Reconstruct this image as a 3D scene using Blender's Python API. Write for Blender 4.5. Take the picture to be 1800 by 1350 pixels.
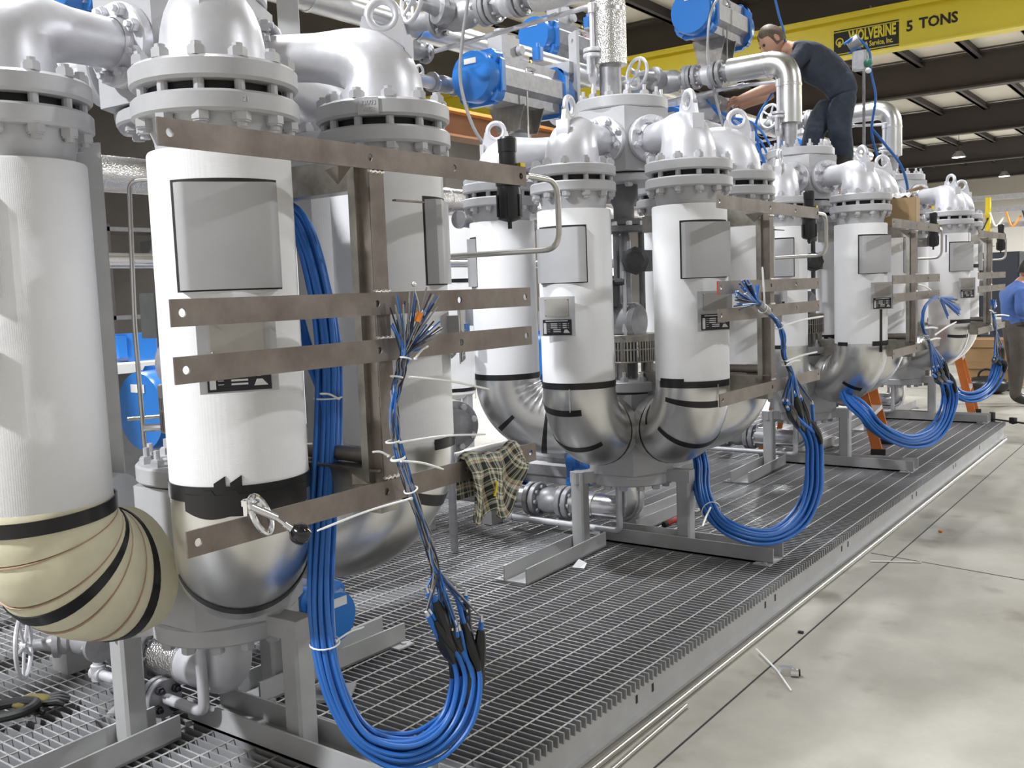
import bpy, bmesh, math, random
from mathutils import Vector, Matrix
random.seed(7)
PI = math.pi
for o in list(bpy.data.objects): bpy.data.objects.remove(o)
SC = bpy.context.scene
COL = SC.collection

# ------------------------------------------------------------------ camera, world, lamps, exposure
cam_d = bpy.data.cameras.new('camera'); cam = bpy.data.objects.new('camera', cam_d); COL.objects.link(cam)
cam_d.sensor_fit = 'HORIZONTAL'; cam_d.sensor_width = 36.0; cam_d.lens = 1700.0/1800.0*36.0
cam_d.clip_start = .02; cam_d.clip_end = 200
yaw, pit, rol = -.6386, .0958, -.0374
fw = Vector((math.sin(yaw)*math.cos(pit), math.cos(yaw)*math.cos(pit), -math.sin(pit)))
rt = Vector((math.cos(yaw), -math.sin(yaw), 0)); up = rt.cross(fw)
r2 = rt*math.cos(rol)+up*math.sin(rol); u2 = -rt*math.sin(rol)+up*math.cos(rol)
cam.matrix_world = Matrix(((r2.x,u2.x,-fw.x,2.3694),(r2.y,u2.y,-fw.y,-1.7270),(r2.z,u2.z,-fw.z,1.2757),(0,0,0,1)))
SC.camera = cam
SC.view_settings.view_transform = 'Standard'; SC.view_settings.look = 'None'
SC.view_settings.gamma = 1.0; SC.view_settings.use_curve_mapping = False
SC.view_settings.exposure = 0.1
W = bpy.data.worlds.new('hall_air'); SC.world = W; W.use_nodes = True
W.node_tree.nodes['Background'].inputs[0].default_value = (1.0, .985, .97, 1)
W.node_tree.nodes['Background'].inputs[1].default_value = .50
# high bay lamps; unseen right and far ones added to light floor and crane: (x, y, z, watts)
LAMPS = [(-1.7,-5.2,5.5,800), (-1.0,.4,5.7,190), (-5.2,2.2,5.6,260), (-1.0,6.0,5.7,190), (7.5,3.0,5.8,300), (-5.2,8.6,5.7,300), (5.0,11.2,5.8,500), (-10.5,15.5,5.9,900),
         (3.6,18.5,5.9,1000), (-7.2,24,6.0,1400), (-7.25,44.5,6.35,1900), (-7.35,55.8,6.35,1900), (3.6,26,6.0,1400), (3.6,44,6.1,1900), (3.6,34,6.1,1700)]

# ------------------------------------------------------------------ materials
MT = {}
def mat(name, col, metal=0., rough=.5, var=None, bump=None, coat=0., rvar=0., emit=None, spec=None, weave=False, dist=.01):
    m = bpy.data.materials.new(name); m.use_nodes = True; nt = m.node_tree; N = nt.nodes; L = nt.links
    b = N['Principled BSDF']
    b.inputs['Base Color'].default_value = (*col, 1); b.inputs['Metallic'].default_value = metal; b.inputs['Roughness'].default_value = rough
    if coat: b.inputs['Coat Weight'].default_value = coat; b.inputs['Coat Roughness'].default_value = .08
    if spec is not None: b.inputs['Specular IOR Level'].default_value = spec
    tc = N.new('ShaderNodeTexCoord')
    if var:
        n = N.new('ShaderNodeTexNoise'); n.inputs['Scale'].default_value = var[0]; n.inputs['Detail'].default_value = 6; n.inputs['Roughness'].default_value = .62
        mp = N.new('ShaderNodeMapping')
        if len(var) > 3: mp.inputs['Scale'].default_value = var[3]
        L.new(tc.outputs['Object'], mp.inputs[0]); L.new(mp.outputs[0], n.inputs['Vector'])
        cr = N.new('ShaderNodeValToRGB'); cr.color_ramp.elements[0].position = .32; cr.color_ramp.elements[1].position = .68
        c2 = var[2] if len(var) > 2 and var[2] else tuple(c*(1-var[1]) for c in col)
        cr.color_ramp.elements[0].color = (*c2, 1); cr.color_ramp.elements[1].color = (*col, 1)
        L.new(n.outputs[0], cr.inputs[0]); L.new(cr.outputs[0], b.inputs['Base Color'])
        if rvar:
            mr = N.new('ShaderNodeMapRange'); mr.inputs[3].default_value = max(.03, rough-rvar); mr.inputs[4].default_value = rough+rvar
            L.new(n.outputs[0], mr.inputs[0]); L.new(mr.outputs[0], b.inputs['Roughness'])
    if bump:
        bp = N.new('ShaderNodeBump'); bp.inputs['Strength'].default_value = bump[1]; bp.inputs['Distance'].default_value = dist
        if weave:
            mx = N.new('ShaderNodeMath'); mx.operation = 'ADD'
            for k, dr in enumerate(('Z', 'X')):
                wv = N.new('ShaderNodeTexWave'); wv.bands_direction = dr; wv.inputs['Scale'].default_value = bump[0]; wv.inputs['Distortion'].default_value = 1.2; wv.inputs['Detail'].default_value = 2
                wv.inputs['Detail Scale'].default_value = 1.5
                L.new(tc.outputs['Object'], wv.inputs['Vector']); L.new(wv.outputs['Fac'], mx.inputs[k])
            nz = N.new('ShaderNodeTexNoise'); nz.inputs['Scale'].default_value = 9; nz.inputs['Detail'].default_value = 3; nz.inputs['Distortion'].default_value = 1.5; L.new(tc.outputs['Object'], nz.inputs['Vector'])
            ma = N.new('ShaderNodeMath'); ma.operation = 'MULTIPLY_ADD'; ma.inputs[1].default_value = 9.; L.new(nz.outputs[0], ma.inputs[0]); L.new(mx.outputs[0], ma.inputs[2])
            L.new(ma.outputs[0], bp.inputs['Height'])
        elif len(bump) > 2:
            v = N.new('ShaderNodeTexVoronoi'); v.inputs['Scale'].default_value = bump[0]; L.new(tc.outputs['Object'], v.inputs['Vector'])
            L.new(v.outputs['Distance'], bp.inputs['Height'])
        else:
            n2 = N.new('ShaderNodeTexNoise'); n2.inputs['Scale'].default_value = bump[0]; n2.inputs['Detail'].default_value = 5
            L.new(tc.outputs['Object'], n2.inputs['Vector']); L.new(n2.outputs[0], bp.inputs['Height'])
        L.new(bp.outputs[0], b.inputs['Normal'])
    if emit:
        b.inputs['Emission Color'].default_value = (*emit[0], 1); b.inputs['Emission Strength'].default_value = emit[1]
    MT[name] = m; return m
mat('canvas', (.86,.86,.87), 0, .75, var=(6,.04), bump=(95,.10), weave=True, dist=.003)
mat('silver_paint', (.74,.74,.775), .45, .42, var=(14,.10), bump=(60,.10), rvar=.06, dist=.004)
mat('grey_paint', (.53,.53,.545), .10, .45, var=(25,.06), bump=(140,.10), dist=.003)
mat('dark_grey_paint', (.16,.16,.165), .1, .5, var=(20,.2), bump=(120,.1), dist=.003)
mat('head_grey', (.075,.078,.075), .1, .55, var=(20,.2))
mat('valve_grey', (.42,.42,.44), .35, .42, var=(22,.25), bump=(90,.15), dist=.003)
mat('steel_clad', (.78,.775,.765), 1., .30, var=(5,.10), rvar=.06, bump=(5,.10), dist=.03)
mat('stucco_clad', (.82,.80,.78), 1., .28, bump=(160,.5,1), dist=.004)
mat('bright_clad', (.86,.86,.87), 1., .22, bump=(26,.12), dist=.01)
mat('mill_bar', (.30,.265,.235), .75, .46, var=(9,.3,(.185,.155,.135)), rvar=.1)
mat('mill_box', (.52,.50,.46), .95, .34, var=(9,.4,(.26,.24,.21)), rvar=.1)
mat('weld', (.75,.72,.66), 1., .3, bump=(300,.8), dist=.004)
mat('tube_steel', (.62,.60,.56), 1., .28)
mat('panel_grey', (.52,.52,.53), .35, .48, var=(10,.08), bump=(200,.05), dist=.002)
mat('plate_dull', (.45,.43,.39), .5, .5, var=(30,.08))
mat('plate_black', (.012,.012,.018), 0, .35)
mat('plate_field', (.62,.62,.62), .3, .45)
mat('black_tape', (.012,.012,.013), 0, .32, bump=(40,.1), dist=.003)
mat('black_plastic', (.016,.016,.017), 0, .35)
mat('black_gloss', (.01,.01,.012), 0, .1, coat=.6)
mat('rubber', (.015,.015,.015), 0, .6)
mat('blue_paint', (.025,.19,.60), .0, .28, coat=.5)
mat('blue_cable', (.028,.155,.52), 0, .42)
mat('blue_wire', (.03,.17,.58), 0, .4)
mat('grey_wire', (.33,.33,.33), .3, .4)
mat('dark_wire', (.03,.035,.06), 0, .4)
mat('foil', (.8,.8,.8), 1, .3)
mat('orange_tag', (.9,.28,.02), 0, .5)
mat('nylon', (.90,.90,.88), 0, .4)
mat('chrome', (.85,.85,.88), 1, .12)
mat('grating', (.46,.46,.47), .25, .40, var=(1.6,.4,(.27,.27,.28)), rvar=.1)
mat('rod_grating', (.58,.57,.54), .4, .4)
mat('skid_paint', (.50,.50,.50), .15, .45, var=(7,.14), rvar=.08)
mat('foam', (.84,.79,.58), 0, .8, var=(7,.16), bump=(30,.15), dist=.006)
mat('foam_seam', (.52,.36,.27), 0, .8)
mat('slot_dark', (.02,.02,.02), 0, .7)
mat('yellow_paint', (.80,.66,.04), 0, .45, var=(.6,.10))
mat('yellow_plastic', (.80,.62,.02), 0, .45)
mat('glove_yellow', (.22,.18,.05), 0, .8, var=(20,.4))
mat('sign_black', (.015,.013,.01), 0, .6)
mat('dark_steel', (.060,.050,.048), .0, .65, var=(.6,.2))
mat('roof_sheet', (.66,.63,.56), 0, .8, var=(.5,.12))
mat('red_iron', (.26,.12,.055), 0, .6, var=(1,.25))
mat('orange_iron', (.55,.24,.06), 0, .6)
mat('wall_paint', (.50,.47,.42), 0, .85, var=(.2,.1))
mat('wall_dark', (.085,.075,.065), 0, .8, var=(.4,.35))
mat('lens', (1,1,1), 0, .5, emit=((1,.98,.95),14))
mat('lamp_housing', (.3,.3,.3), .6, .4)
mat('red_paint', (.45,.03,.02), 0, .4)
mat('ladder_orange', (.62,.17,.03), 0, .5, var=(8,.15))
mat('aluminium', (.72,.72,.72), .8, .4)
mat('cardboard', (.42,.29,.16), 0, .85, var=(5,.1))
mat('skin', (.50,.28,.19), 0, .55)
mat('hair', (.13,.09,.055), 0, .6, var=(60,.4))
mat('hair_dark', (.03,.025,.022), 0, .6)
mat('navy_cloth', (.035,.043,.062), 0, .85, var=(12,.25), bump=(16,.6), dist=.02)
mat('denim', (.045,.058,.085), 0, .85, var=(12,.45), bump=(14,.8), dist=.025)
mat('blue_shirt', (.07,.15,.42), 0, .8, var=(8,.2), bump=(14,.6), dist=.02)
mat('brown_trousers', (.09,.08,.068), 0, .85, var=(8,.25), bump=(12,.5), dist=.02)
mat('shoe', (.02,.018,.017), 0, .5)
mat('eye', (.04,.03,.03), 0, .3)
mat('cabinet', (.035,.04,.055), .2, .4)
mat('wood', (.36,.22,.10), 0, .6, var=(6,.2))
mat('paper', (.8,.8,.8), 0, .7)
mat('green_plastic', (.05,.2,.13), 0, .4)
mat('red_label', (.6,.06,.03), 0, .4)
mat('brass', (.6,.45,.15), 1, .35)
mat('glossy_wrap', (.45,.42,.36), .1, .3)

def concrete():
    m = bpy.data.materials.new('concrete'); m.use_nodes = True; nt = m.node_tree; N = nt.nodes; L = nt.links; b = N['Principled BSDF']
    tc = N.new('ShaderNodeTexCoord')
    n1 = N.new('ShaderNodeTexNoise'); n1.inputs['Scale'].default_value = 1.3; n1.inputs['Detail'].default_value = 8; n1.inputs['Roughness'].default_value = .7
    n2 = N.new('ShaderNodeTexNoise'); n2.inputs['Scale'].default_value = 4.5; n2.inputs['Detail'].default_value = 5
    for n in (n1, n2): L.new(tc.outputs['Object'], n.inputs['Vector'])
    c1 = N.new('ShaderNodeValToRGB'); e = c1.color_ramp.elements
    e[0].position = .33; e[0].color = (.29,.275,.24,1); e[1].position = .7; e[1].color = (.43,.412,.358,1)
    L.new(n1.outputs[0], c1.inputs[0])
    c2 = N.new('ShaderNodeValToRGB'); e = c2.color_ramp.elements
    e[0].position = .27; e[0].color = (.62,.60,.58,1); e[1].position = .40; e[1].color = (1,1,1,1)
    L.new(n2.outputs[0], c2.inputs[0])
    mx = N.new('ShaderNodeMixRGB'); mx.blend_type = 'MULTIPLY'; mx.inputs[0].default_value = .8
    L.new(c1.outputs[0], mx.inputs[1]); L.new(c2.outputs[0], mx.inputs[2]); L.new(mx.outputs[0], b.inputs['Base Color'])
    b.inputs['Roughness'].default_value = .42
    mr = N.new('ShaderNodeMapRange'); mr.inputs[3].default_value = .3; mr.inputs[4].default_value = .55
    L.new(n1.outputs[0], mr.inputs[0]); L.new(mr.outputs[0], b.inputs['Roughness'])
    MT['concrete'] = m
concrete()
def plaid():
    m = bpy.data.materials.new('plaid'); m.use_nodes = True; nt = m.node_tree; N = nt.nodes; L = nt.links; b = N['Principled BSDF']
    uv = N.new('ShaderNodeUVMap'); sp = N.new('ShaderNodeSeparateXYZ'); L.new(uv.outputs[0], sp.inputs[0])
    def bands(out):
        ml = N.new('ShaderNodeMath'); ml.operation = 'MULTIPLY'; ml.inputs[1].default_value = 6.5; L.new(out, ml.inputs[0])
        fr = N.new('ShaderNodeMath'); fr.operation = 'FRACT'; L.new(ml.outputs[0], fr.inputs[0])
        cr = N.new('ShaderNodeValToRGB'); cr.color_ramp.interpolation = 'CONSTANT'; e = cr.color_ramp.elements
        e[0].position = 0; e[0].color = (.03,.035,.03,1); e[1].position = .28; e[1].color = (.62,.58,.42,1)
        for p, c in ((.38,(.04,.045,.045,1)), (.46,(.16,.20,.17,1)), (.56,(.66,.64,.55,1)), (.68,(.40,.18,.10,1)), (.72,(.50,.46,.30,1)), (.84,(.015,.016,.022,1))):
            q = e.new(p); q.color = c
        L.new(fr.outputs[0], cr.inputs[0]); return cr.outputs[0]
    mx = N.new('ShaderNodeMixRGB'); mx.inputs[0].default_value = .5
    L.new(bands(sp.outputs[0]), mx.inputs[1]); L.new(bands(sp.outputs[1]), mx.inputs[2]); L.new(mx.outputs[0], b.inputs['Base Color'])
    b.inputs['Roughness'].default_value = .9; MT['plaid'] = m
plaid()

# ------------------------------------------------------------------ mesh helpers
I4 = Matrix.Identity(4)
def T(x, y, z): return Matrix.Translation((x, y, z))
def RZ(a): return Matrix.Rotation(a, 4, 'Z')
def RX(a): return Matrix.Rotation(a, 4, 'X')
def RY(a): return Matrix.Rotation(a, 4, 'Y')
def frame(p, d, upv=Vector((0,0,1))):
    """matrix at p whose local Z points along d"""
    d = Vector(d).normalized(); upv = Vector(upv)
    if abs(d.dot(upv)) > .99: upv = Vector((1,0,0))
    x = upv.cross(d).normalized(); y = d.cross(x)
    return Matrix(((x.x,y.x,d.x,p[0]),(x.y,y.y,d.y,p[1]),(x.z,y.z,d.z,p[2]),(0,0,0,1)))
class MB:
    def __init__(s, M=None): s.v = []; s.f = []; s.M = M or I4; s.uv = None
    def add(s, vs, fs, M=None):
        M = (s.M @ M) if M is not None else s.M
        k = len(s.v); s.v += [tuple(M @ Vector(p)) for p in vs]; s.f += [tuple(i+k for i in f) for f in fs]; return s
    def box(s, c, d, M=None, ch=0.):
        x, y, z = d[0]/2, d[1]/2, d[2]/2
        if ch <= 0:
            vs = [(c[0]+a*x, c[1]+b*y, c[2]+e*z) for a in (-1,1) for b in (-1,1) for e in (-1,1)]
            return s.add(vs, [(0,1,3,2),(4,6,7,5),(0,4,5,1),(2,3,7,6),(0,2,6,4),(1,5,7,3)], M)
        # chamfer on the vertical edges
        pl = [(x-ch,-y),(x,-y+ch),(x,y-ch),(x-ch,y),(-x+ch,y),(-x,y-ch),(-x,-y+ch),(-x+ch,-y)]
        return s.prism([(c[0]+a, c[1]+b) for a, b in pl], c[2]-z, c[2]+z, M)
    def prism(s, poly, z0, z1, M=None):
        n = len(poly); vs = [(a, b, z0) for a, b in poly]+[(a, b, z1) for a, b in poly]
        fs = [(i, (i+1) % n, n+(i+1) % n, n+i) for i in range(n)]+[tuple(range(n-1,-1,-1)), tuple(range(n, 2*n))]
        return s.add(vs, fs, M)
    def lathe(s, prof, seg=32, M=None, cap=True):
        """profile [(r,z)] upward along local Z"""
        vs = []; fs = []; n = len(prof)
        for r, z in prof:
            for j in range(seg):
                a = 2*PI*j/seg; vs.append((r*math.cos(a), r*math.sin(a), z))
        for i in range(n-1):
            for j in range(seg):
                k = (j+1) % seg; fs.append((i*seg+j, i*seg+k, (i+1)*seg+k, (i+1)*seg+j))
        if cap:
            if prof[0][0] > 1e-5: fs.append(tuple(range(seg-1,-1,-1)))
            if prof[-1][0] > 1e-5: fs.append(tuple(range((n-1)*seg, n*seg)))
        return s.add(vs, fs, M)
    def cyl(s, p0, p1, r, seg=12, r1=None):
        d = Vector(p1)-Vector(p0)
        return s.lathe([(r,0),(r1 if r1 is not None else r, d.length)], seg, frame(p0, d))
    def hexnut(s, p, d, r, h, rot=0.):
        poly = [(r*math.cos(a*PI/3), r*math.sin(a*PI/3)) for a in range(6)]
        return s.prism(poly, 0, h, frame(p, d) @ RZ(rot))
    def sweep(s, pts, rad, seg=12, cap=True, rf=None, ref=None, closed=False):
        pts = [Vector(p) for p in pts]; n = len(pts)
        if not hasattr(rad, '__len__'): rad = [rad]*n
        tg = []
        for i in range(n):
            if closed: d = pts[(i+1) % n]-pts[i-1]
            else: d = pts[min(i+1,n-1)]-pts[max(i-1,0)]
            tg.append(d.normalized())
        nv = Vector(ref) if ref else (Vector((0,0,1)) if abs(tg[0].z) < .9 else Vector((1,0,0)))
        vs = []
        for i in range(n):
            t = tg[i]; nv = (nv-t*nv.dot(t)).normalized(); b = t.cross(nv)
            for j in range(seg):
                a = 2*PI*j/seg; r = rad[i]*(rf(i, a) if rf else 1.)
                vs.append(tuple(pts[i]+nv*(r*math.cos(a))+b*(r*math.sin(a))))
        fs = []
        for i in range(n if closed else n-1):
            i2 = (i+1) % n
            for j in range(seg):
                k = (j+1) % seg; fs.append((i*seg+j, i*seg+k, i2*seg+k, i2*seg+j))
        if cap and not closed: fs += [tuple(range(seg-1,-1,-1)), tuple(range((n-1)*seg, n*seg))]
        return s.add(vs, fs)
    def torus(s, c, d, R, r, seg=32, s2=10, a0=0, a1=2*PI):
        M = frame(c, d); full = abs(a1-a0-2*PI) < 1e-6
        pts = [M @ Vector((R*math.cos(a0+(a1-a0)*i/seg), R*math.sin(a0+(a1-a0)*i/seg), 0)) for i in range(seg+(0 if full else 1))]
        return s.sweep(pts, r, s2, closed=full)
    def sphere(s, c, r, seg=16, M=None, sc=(1,1,1)):
        pr = [(r*math.sin(PI*i/10), -r*math.cos(PI*i/10)) for i in range(11)]; pr[0] = (0,-r); pr[-1] = (0,r)
        return s.lathe(pr, seg, (M or I4) @ T(*c) @ Matrix.Diagonal((*sc,1)), cap=False)
    def mesh(s, name, m, smooth=35):
        me = bpy.data.meshes.new(name); me.from_pydata(s.v, [], s.f)
        bm = bmesh.new(); bm.from_mesh(me); bmesh.ops.remove_doubles(bm, verts=bm.verts, dist=1e-6)
        bmesh.ops.recalc_face_normals(bm, faces=bm.faces); bm.to_mesh(me); bm.free()
        for q in (m if isinstance(m, (list, tuple)) else [m]): me.materials.append(MT[q])
        if smooth:
            me.shade_smooth(); me.set_sharp_from_angle(angle=math.radians(smooth))
        return me
def link(name, me, parent=None, M=None):
    o = bpy.data.objects.new(name, me); COL.objects.link(o)
    if parent is not None: o.parent = parent
    if M is not None: o.matrix_local = M
    return o
def part(name, mb, m, parent=None, smooth=35, label=None, M=None, kind=None):
    o = link(name, mb.mesh(name, m, smooth), parent, M)
    if label: o['label'] = label
    if kind: o['kind'] = kind
    return o
def tag(o, label, cat, group=None):
    o['label'] = label; o['category'] = cat
    if group: o['group'] = group
    return o
def thing(name, label, cat, M=None, group=None):
    o = link(name, None, None, M); return tag(o, label, cat, group)
def struct(name, mb, m, smooth=35):
    o = part(name, mb, m, None, smooth); o['kind'] = 'structure'; return o
def dup(root, M, label=None, group=None, skip=()):
    r = root.copy(); COL.objects.link(r); r.matrix_local = M
    if label: r['label'] = label
    if group: r['group'] = group
    def rec(src, dst):
        for ch in list(src.children):
            if ch.name.split('.')[0] in skip: continue
            c = ch.copy(); COL.objects.link(c); c.parent = dst; rec(ch, c)
    rec(root, r); return r
def smoothline(pts, n=8):
    """Catmull-Rom through points"""
    P = [Vector(p) for p in pts]; P = [2*P[0]-P[1]]+P+[2*P[-1]-P[-2]]; out = []
    for i in range(1, len(P)-2):
        for k in range(n):
            t = k/n; a, b, c, d = P[i-1:i+3]
            out.append(.5*((2*b)+(c-a)*t+(2*a-5*b+4*c-d)*t*t+(3*b-a-3*c+d)*t**3))
    out.append(P[-2]); return out
def bendline(pts, r=.03, n=5):
    """polyline with rounded corners"""
    P = [Vector(p) for p in pts]; out = [P[0]]
    for i in range(1, len(P)-1):
        a = (P[i-1]-P[i]); b = (P[i+1]-P[i]); q = min(r, a.length*.48, b.length*.48)
        s = P[i]+a.normalized()*q; e = P[i]+b.normalized()*q
        for k in range(n+1):
            t = k/n; out.append(s*(1-t)**2+P[i]*2*t*(1-t)+e*t*t)
    out.append(P[-1]); return out
def text(name, body, size, m, parent, M, ext=.001, align='CENTER', sx=1., label=None, bold=0.):
    cu = bpy.data.curves.new('t', 'FONT'); cu.body = body; cu.size = size; cu.extrude = ext; cu.align_x = align; cu.offset = bold; cu.align_y = 'CENTER'; cu.resolution_u = 2
    o = bpy.data.objects.new('t', cu); COL.objects.link(o); me = bpy.data.meshes.new_from_object(o)
    bpy.data.objects.remove(o); me.name = name; me.materials.clear(); me.materials.append(MT[m])
    return link(name, me, parent, M @ Matrix.Diagonal((sx,1,1,1)))

S = 2.426                       # spacing of the heater clusters along the skid
CY = [0, S, 2*S, 3*S]
ORD = ['nearest', 'second', 'third', 'farthest']
FLOOR = -.14

# ------------------------------------------------------------------ hall: floor, roof, walls
mb = MB(); mb.box((0,27,FLOOR-.05), (40,80,.1)); fl = struct('floor', mb, 'concrete', 0)
mb = MB()
mb.box((1.045,20,FLOOR+.0004), (.007,60,.001)); part('floor_joint', mb, 'slot_dark', fl, 0)
mb = MB(); mb.box((5,0,0), (10,.007,.001), T(.92,3.28,FLOOR+.0005) @ RZ(-.17)); part('floor_joint', mb, 'slot_dark', fl, 0)
mb = MB()
mb.box((-4,27,7.6), (50,80,.1)); ceil = struct('ceiling', mb, 'roof_sheet', 0)
for i, y in enumerate((.6, 10.0, 19.4, 28.7, 38.2, 48.5, 57.5)):
    mb = MB(); mb.box((-4,y,7.0), (50,.03,.95)); mb.box((-4,y,6.52), (50,.34,.05)); mb.box((-4,y,7.45), (50,.34,.05))
    part('rafter', mb, 'dark_steel', ceil, 0)
    mb = MB(); mb.box((-4,y+.5,6.75), (50,.02,.10)); part('tie_rail', mb, 'dark_steel', ceil, 0)
for i in range(16):
    x = -19+i*1.55
    mb = MB(); mb.box((x,27,7.42), (.12,80,.26)); mb.box((x+.06,27,7.30), (.2,80,.02)); part('purlin', mb, 'dark_steel', ceil, 0)
mb = MB(); mb.box((-4,64,3.5), (50,.2,8)); struct('wall_back', mb, 'wall_paint', 0)
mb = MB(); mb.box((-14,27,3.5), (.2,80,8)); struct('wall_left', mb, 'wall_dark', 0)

# lamps: housing, reflector, glowing lens and the light itself
def bay_lamp(x, y, z, w, label):
    t = thing('bay_light', label, 'lamp', T(x,y,z), 'high bay lamps under the roof')
    mb = MB(); mb.lathe([(.30,0),(.30,.02),(.14,.24),(.14,.26)], 24); part('reflector', mb, 'lamp_housing', t)
    mb = MB(); mb.lathe([(.0,.0),(.26,.0),(.26,.012),(0,.012)], 24); part('lens', mb, 'lens', t)
    mb = MB(); mb.lathe([(.09,.26),(.09,.48),(.03,.5),(.012,.52),(.012,7.56-z)], 12); part('housing', mb, 'dark_steel', t)
    ld = bpy.data.lights.new('lamp_glow', 'AREA'); ld.shape = 'DISK'; ld.size = .5; ld.energy = w; ld.color = (.95,.97,1); ld.spread = math.radians(175)
    lo = bpy.data.objects.new('lamp_glow', ld); COL.objects.link(lo); lo.parent = t; lo.location = (0,0,-.03)
    return t
for i, (x, y, z, w) in enumerate(LAMPS):
    lab = {44.5: 'bright round bay lamp hanging over the far hall, nearer and higher of two', 55.8: 'bright round bay lamp hanging over the far hall, farther right of two'}.get(y if x < -5 else 0,
          'unseen high bay lamp with grey reflector outside the picture, %s row, %s of that row' % (('left','right')[x > 0], ('first','second','third','fourth','fifth','sixth','seventh','eighth','ninth','tenth')[len([1 for q in LAMPS[:i] if (q[0] > 0) == (x > 0)])]))
    bay_lamp(x, y, z, w, lab)

# crane bridge girder across the hall
cr = thing('crane_girder', 'yellow overhead crane bridge girder with black lettering', 'crane', T(0,13,0))
mb = MB(); mb.box((-5,0,4.79), (30,.02,.56)); part('web', mb, 'yellow_paint', cr, 0)
mb = MB(); mb.box((-5,.02,4.505), (30,.26,.022)); part('flange', mb, 'yellow_paint', cr, 0)
mb = MB(); mb.box((-5,.02,5.085), (30,.34,.024)); mb.box((-5,-.13,5.05),(30,.02,.06)); part('flange', mb, 'yellow_paint', cr, 0)
FR = Matrix(((1,0,0,0),(0,0,-1,0),(0,1,0,0),(0,0,0,1)))   # text plane XY -> facing -Y
def on_girder(x, z): return T(x, -.013, z) @ FR
mb = MB(); mb.box((-1.95,-.0145,4.72), (.92,.005,.30)); sg = part('sign_panel', mb, 'sign_black', cr, 0)
text('lettering', 'WOLVERINE', .215, 'yellow_paint', sg, T(-1.86,-.0185,4.775) @ FR, .002, sx=.55, bold=.008)
text('lettering', 'Crane & Service, Inc.', .105, 'yellow_paint', sg, T(-1.86,-.0185,4.635) @ FR, .002, sx=.66, bold=.002)
mb = MB(); mb.torus((-2.325,-.018,4.735),(0,-1,0),.05,.010,20,6); mb.box((-2.325,-.018,4.70),(.04,.006,.08)); part('emblem', mb, 'yellow_paint', sg)
for z in (4.895, 4.545):
    mb = MB(); mb.box((-1.95,-.0145,z), (.92,.005,.016)); part('sign_border', mb, 'sign_black', cr, 0)
text('lettering', '5', .20, 'sign_black', cr, on_girder(-1.345,4.775), .002, sx=.95, bold=.006); text('lettering', 'TONS', .20, 'sign_black', cr, on_girder(-.965,4.785), .002, sx=.95, bold=.006)
mb = MB(); mb.box((-1.72,-.0145,4.555), (.10,.004,.035)); mb.box((-1.58,-.0145,4.555), (.10,.004,.035)); part('marking', mb, 'wall_paint', cr, 0)
for x in (-1.9,-.4,1.2,-3.6):
    mb = MB(); mb.box((x,-.05,5.13),(.06,.1,.06)); part('rail_clip', mb, 'dark_steel', cr, 0)

# crane runway beam along the left side
rb = thing('runway_beam', 'rusty brown runway beam with orange top edge running behind the piping', 'beam', T(-6,20,0))
mb = MB(); mb.box((0,0,3.50),(.03,46,.30)); mb.box((0,0,3.34),(.3,46,.03)); part('web', mb, 'red_iron', rb, 0)
mb = MB(); mb.box((0,0,3.67),(.3,46,.04)); part('flange', mb, 'orange_iron', rb, 0)
for y in (-18,-12,-6,0,6,12,18):
    mb = MB(); mb.box((0,y,1.6),(.22,.22,3.48)); part('column', mb, 'dark_steel', rb, 0)

# ------------------------------------------------------------------ skid deck with bar grating
skid = thing('skid_deck', 'long grey steel skid deck topped with bar grating', 'platform', T(0,0,0))
X0, X1, Y0, Y1 = -2.3, .86, -1.32, 7.40
mb = MB(); mb.box((0,0,-.0165), (X1-X0,.0065,.033)); bar_me = mb.mesh('bearing_bar', 'grating', 0)
for i in range(291):
    link('bearing_bar', bar_me, skid, T((X0+X1)/2, Y0+.015+i*.03, 0))
mb = MB(); mb.cyl((0,Y0,-.0010), (0,Y1,-.0010), .0027, 6); rod_me = mb.mesh('cross_rod', 'rod_grating', 0)
for i in range(33):
    link('cross_rod', rod_me, skid, T(.833-i*.0965,0,0))
mb = MB(); mb.box((.838,(Y0+Y1)/2,-.082), (.010,Y1-Y0,.100)); mb.box((.850,(Y0+Y1)/2,-.128), (.034,Y1-Y0,.012)); mb.box((.822,(Y0+Y1)/2,-.035), (.034,Y1-Y0,.006))
part('side_channel', mb, 'skid_paint', skid, 0)
mb = MB(); mb.box((X0,(Y0+Y1)/2,-.082), (.010,Y1-Y0,.100)); mb.box((X0-.01,(Y0+Y1)/2,-.128), (.034,Y1-Y0,.012)); part('side_channel', mb, 'skid_paint', skid, 0)
for y in (Y0+.005, Y1-.005):
    mb = MB(); mb.box(((X0+X1)/2-.01,y,-.082), (X1-X0-.05,.010,.100)); part('end_channel', mb, 'skid_paint', skid, 0)
mb = MB(); mb.box((-.72,(Y0+Y1)/2,-.1345),(3.06,Y1-Y0-.04,.004)); part('shade_sheet', mb, 'dark_steel', skid, 0)  # added dark sheet, stands in for the shade below the grating
for i in range(9):
    mb = MB(); mb.box((-.72,-.6+i*.95,-.088), (3.08,.06,.10)); part('cross_beam', mb, 'skid_paint', skid, 0)
for x, y in ((.835,.75),(.835,3.4),(.835,5.6),(.835,-1.1),(X0+.02,-1.1),(X0+.02,3.4),(X0+.02,7.2),(.83,7.25)):
    mb = MB(); mb.box((x-.05,y,FLOOR+.004), (.1,.12,.008)); part('shim_plate', mb, 'dark_steel', skid, 0)
for y in (.95,1.06,2.05,2.16,3.05,3.15,4.4,4.5,5.5,5.58,6.4):
    mb = MB(); mb.box((.8435,y,-.072), (.002,.012,.028)); part('stiffener_shade', mb, 'slot_dark', skid, 0)  # dark strips painting the shadows of the web stiffeners

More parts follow.
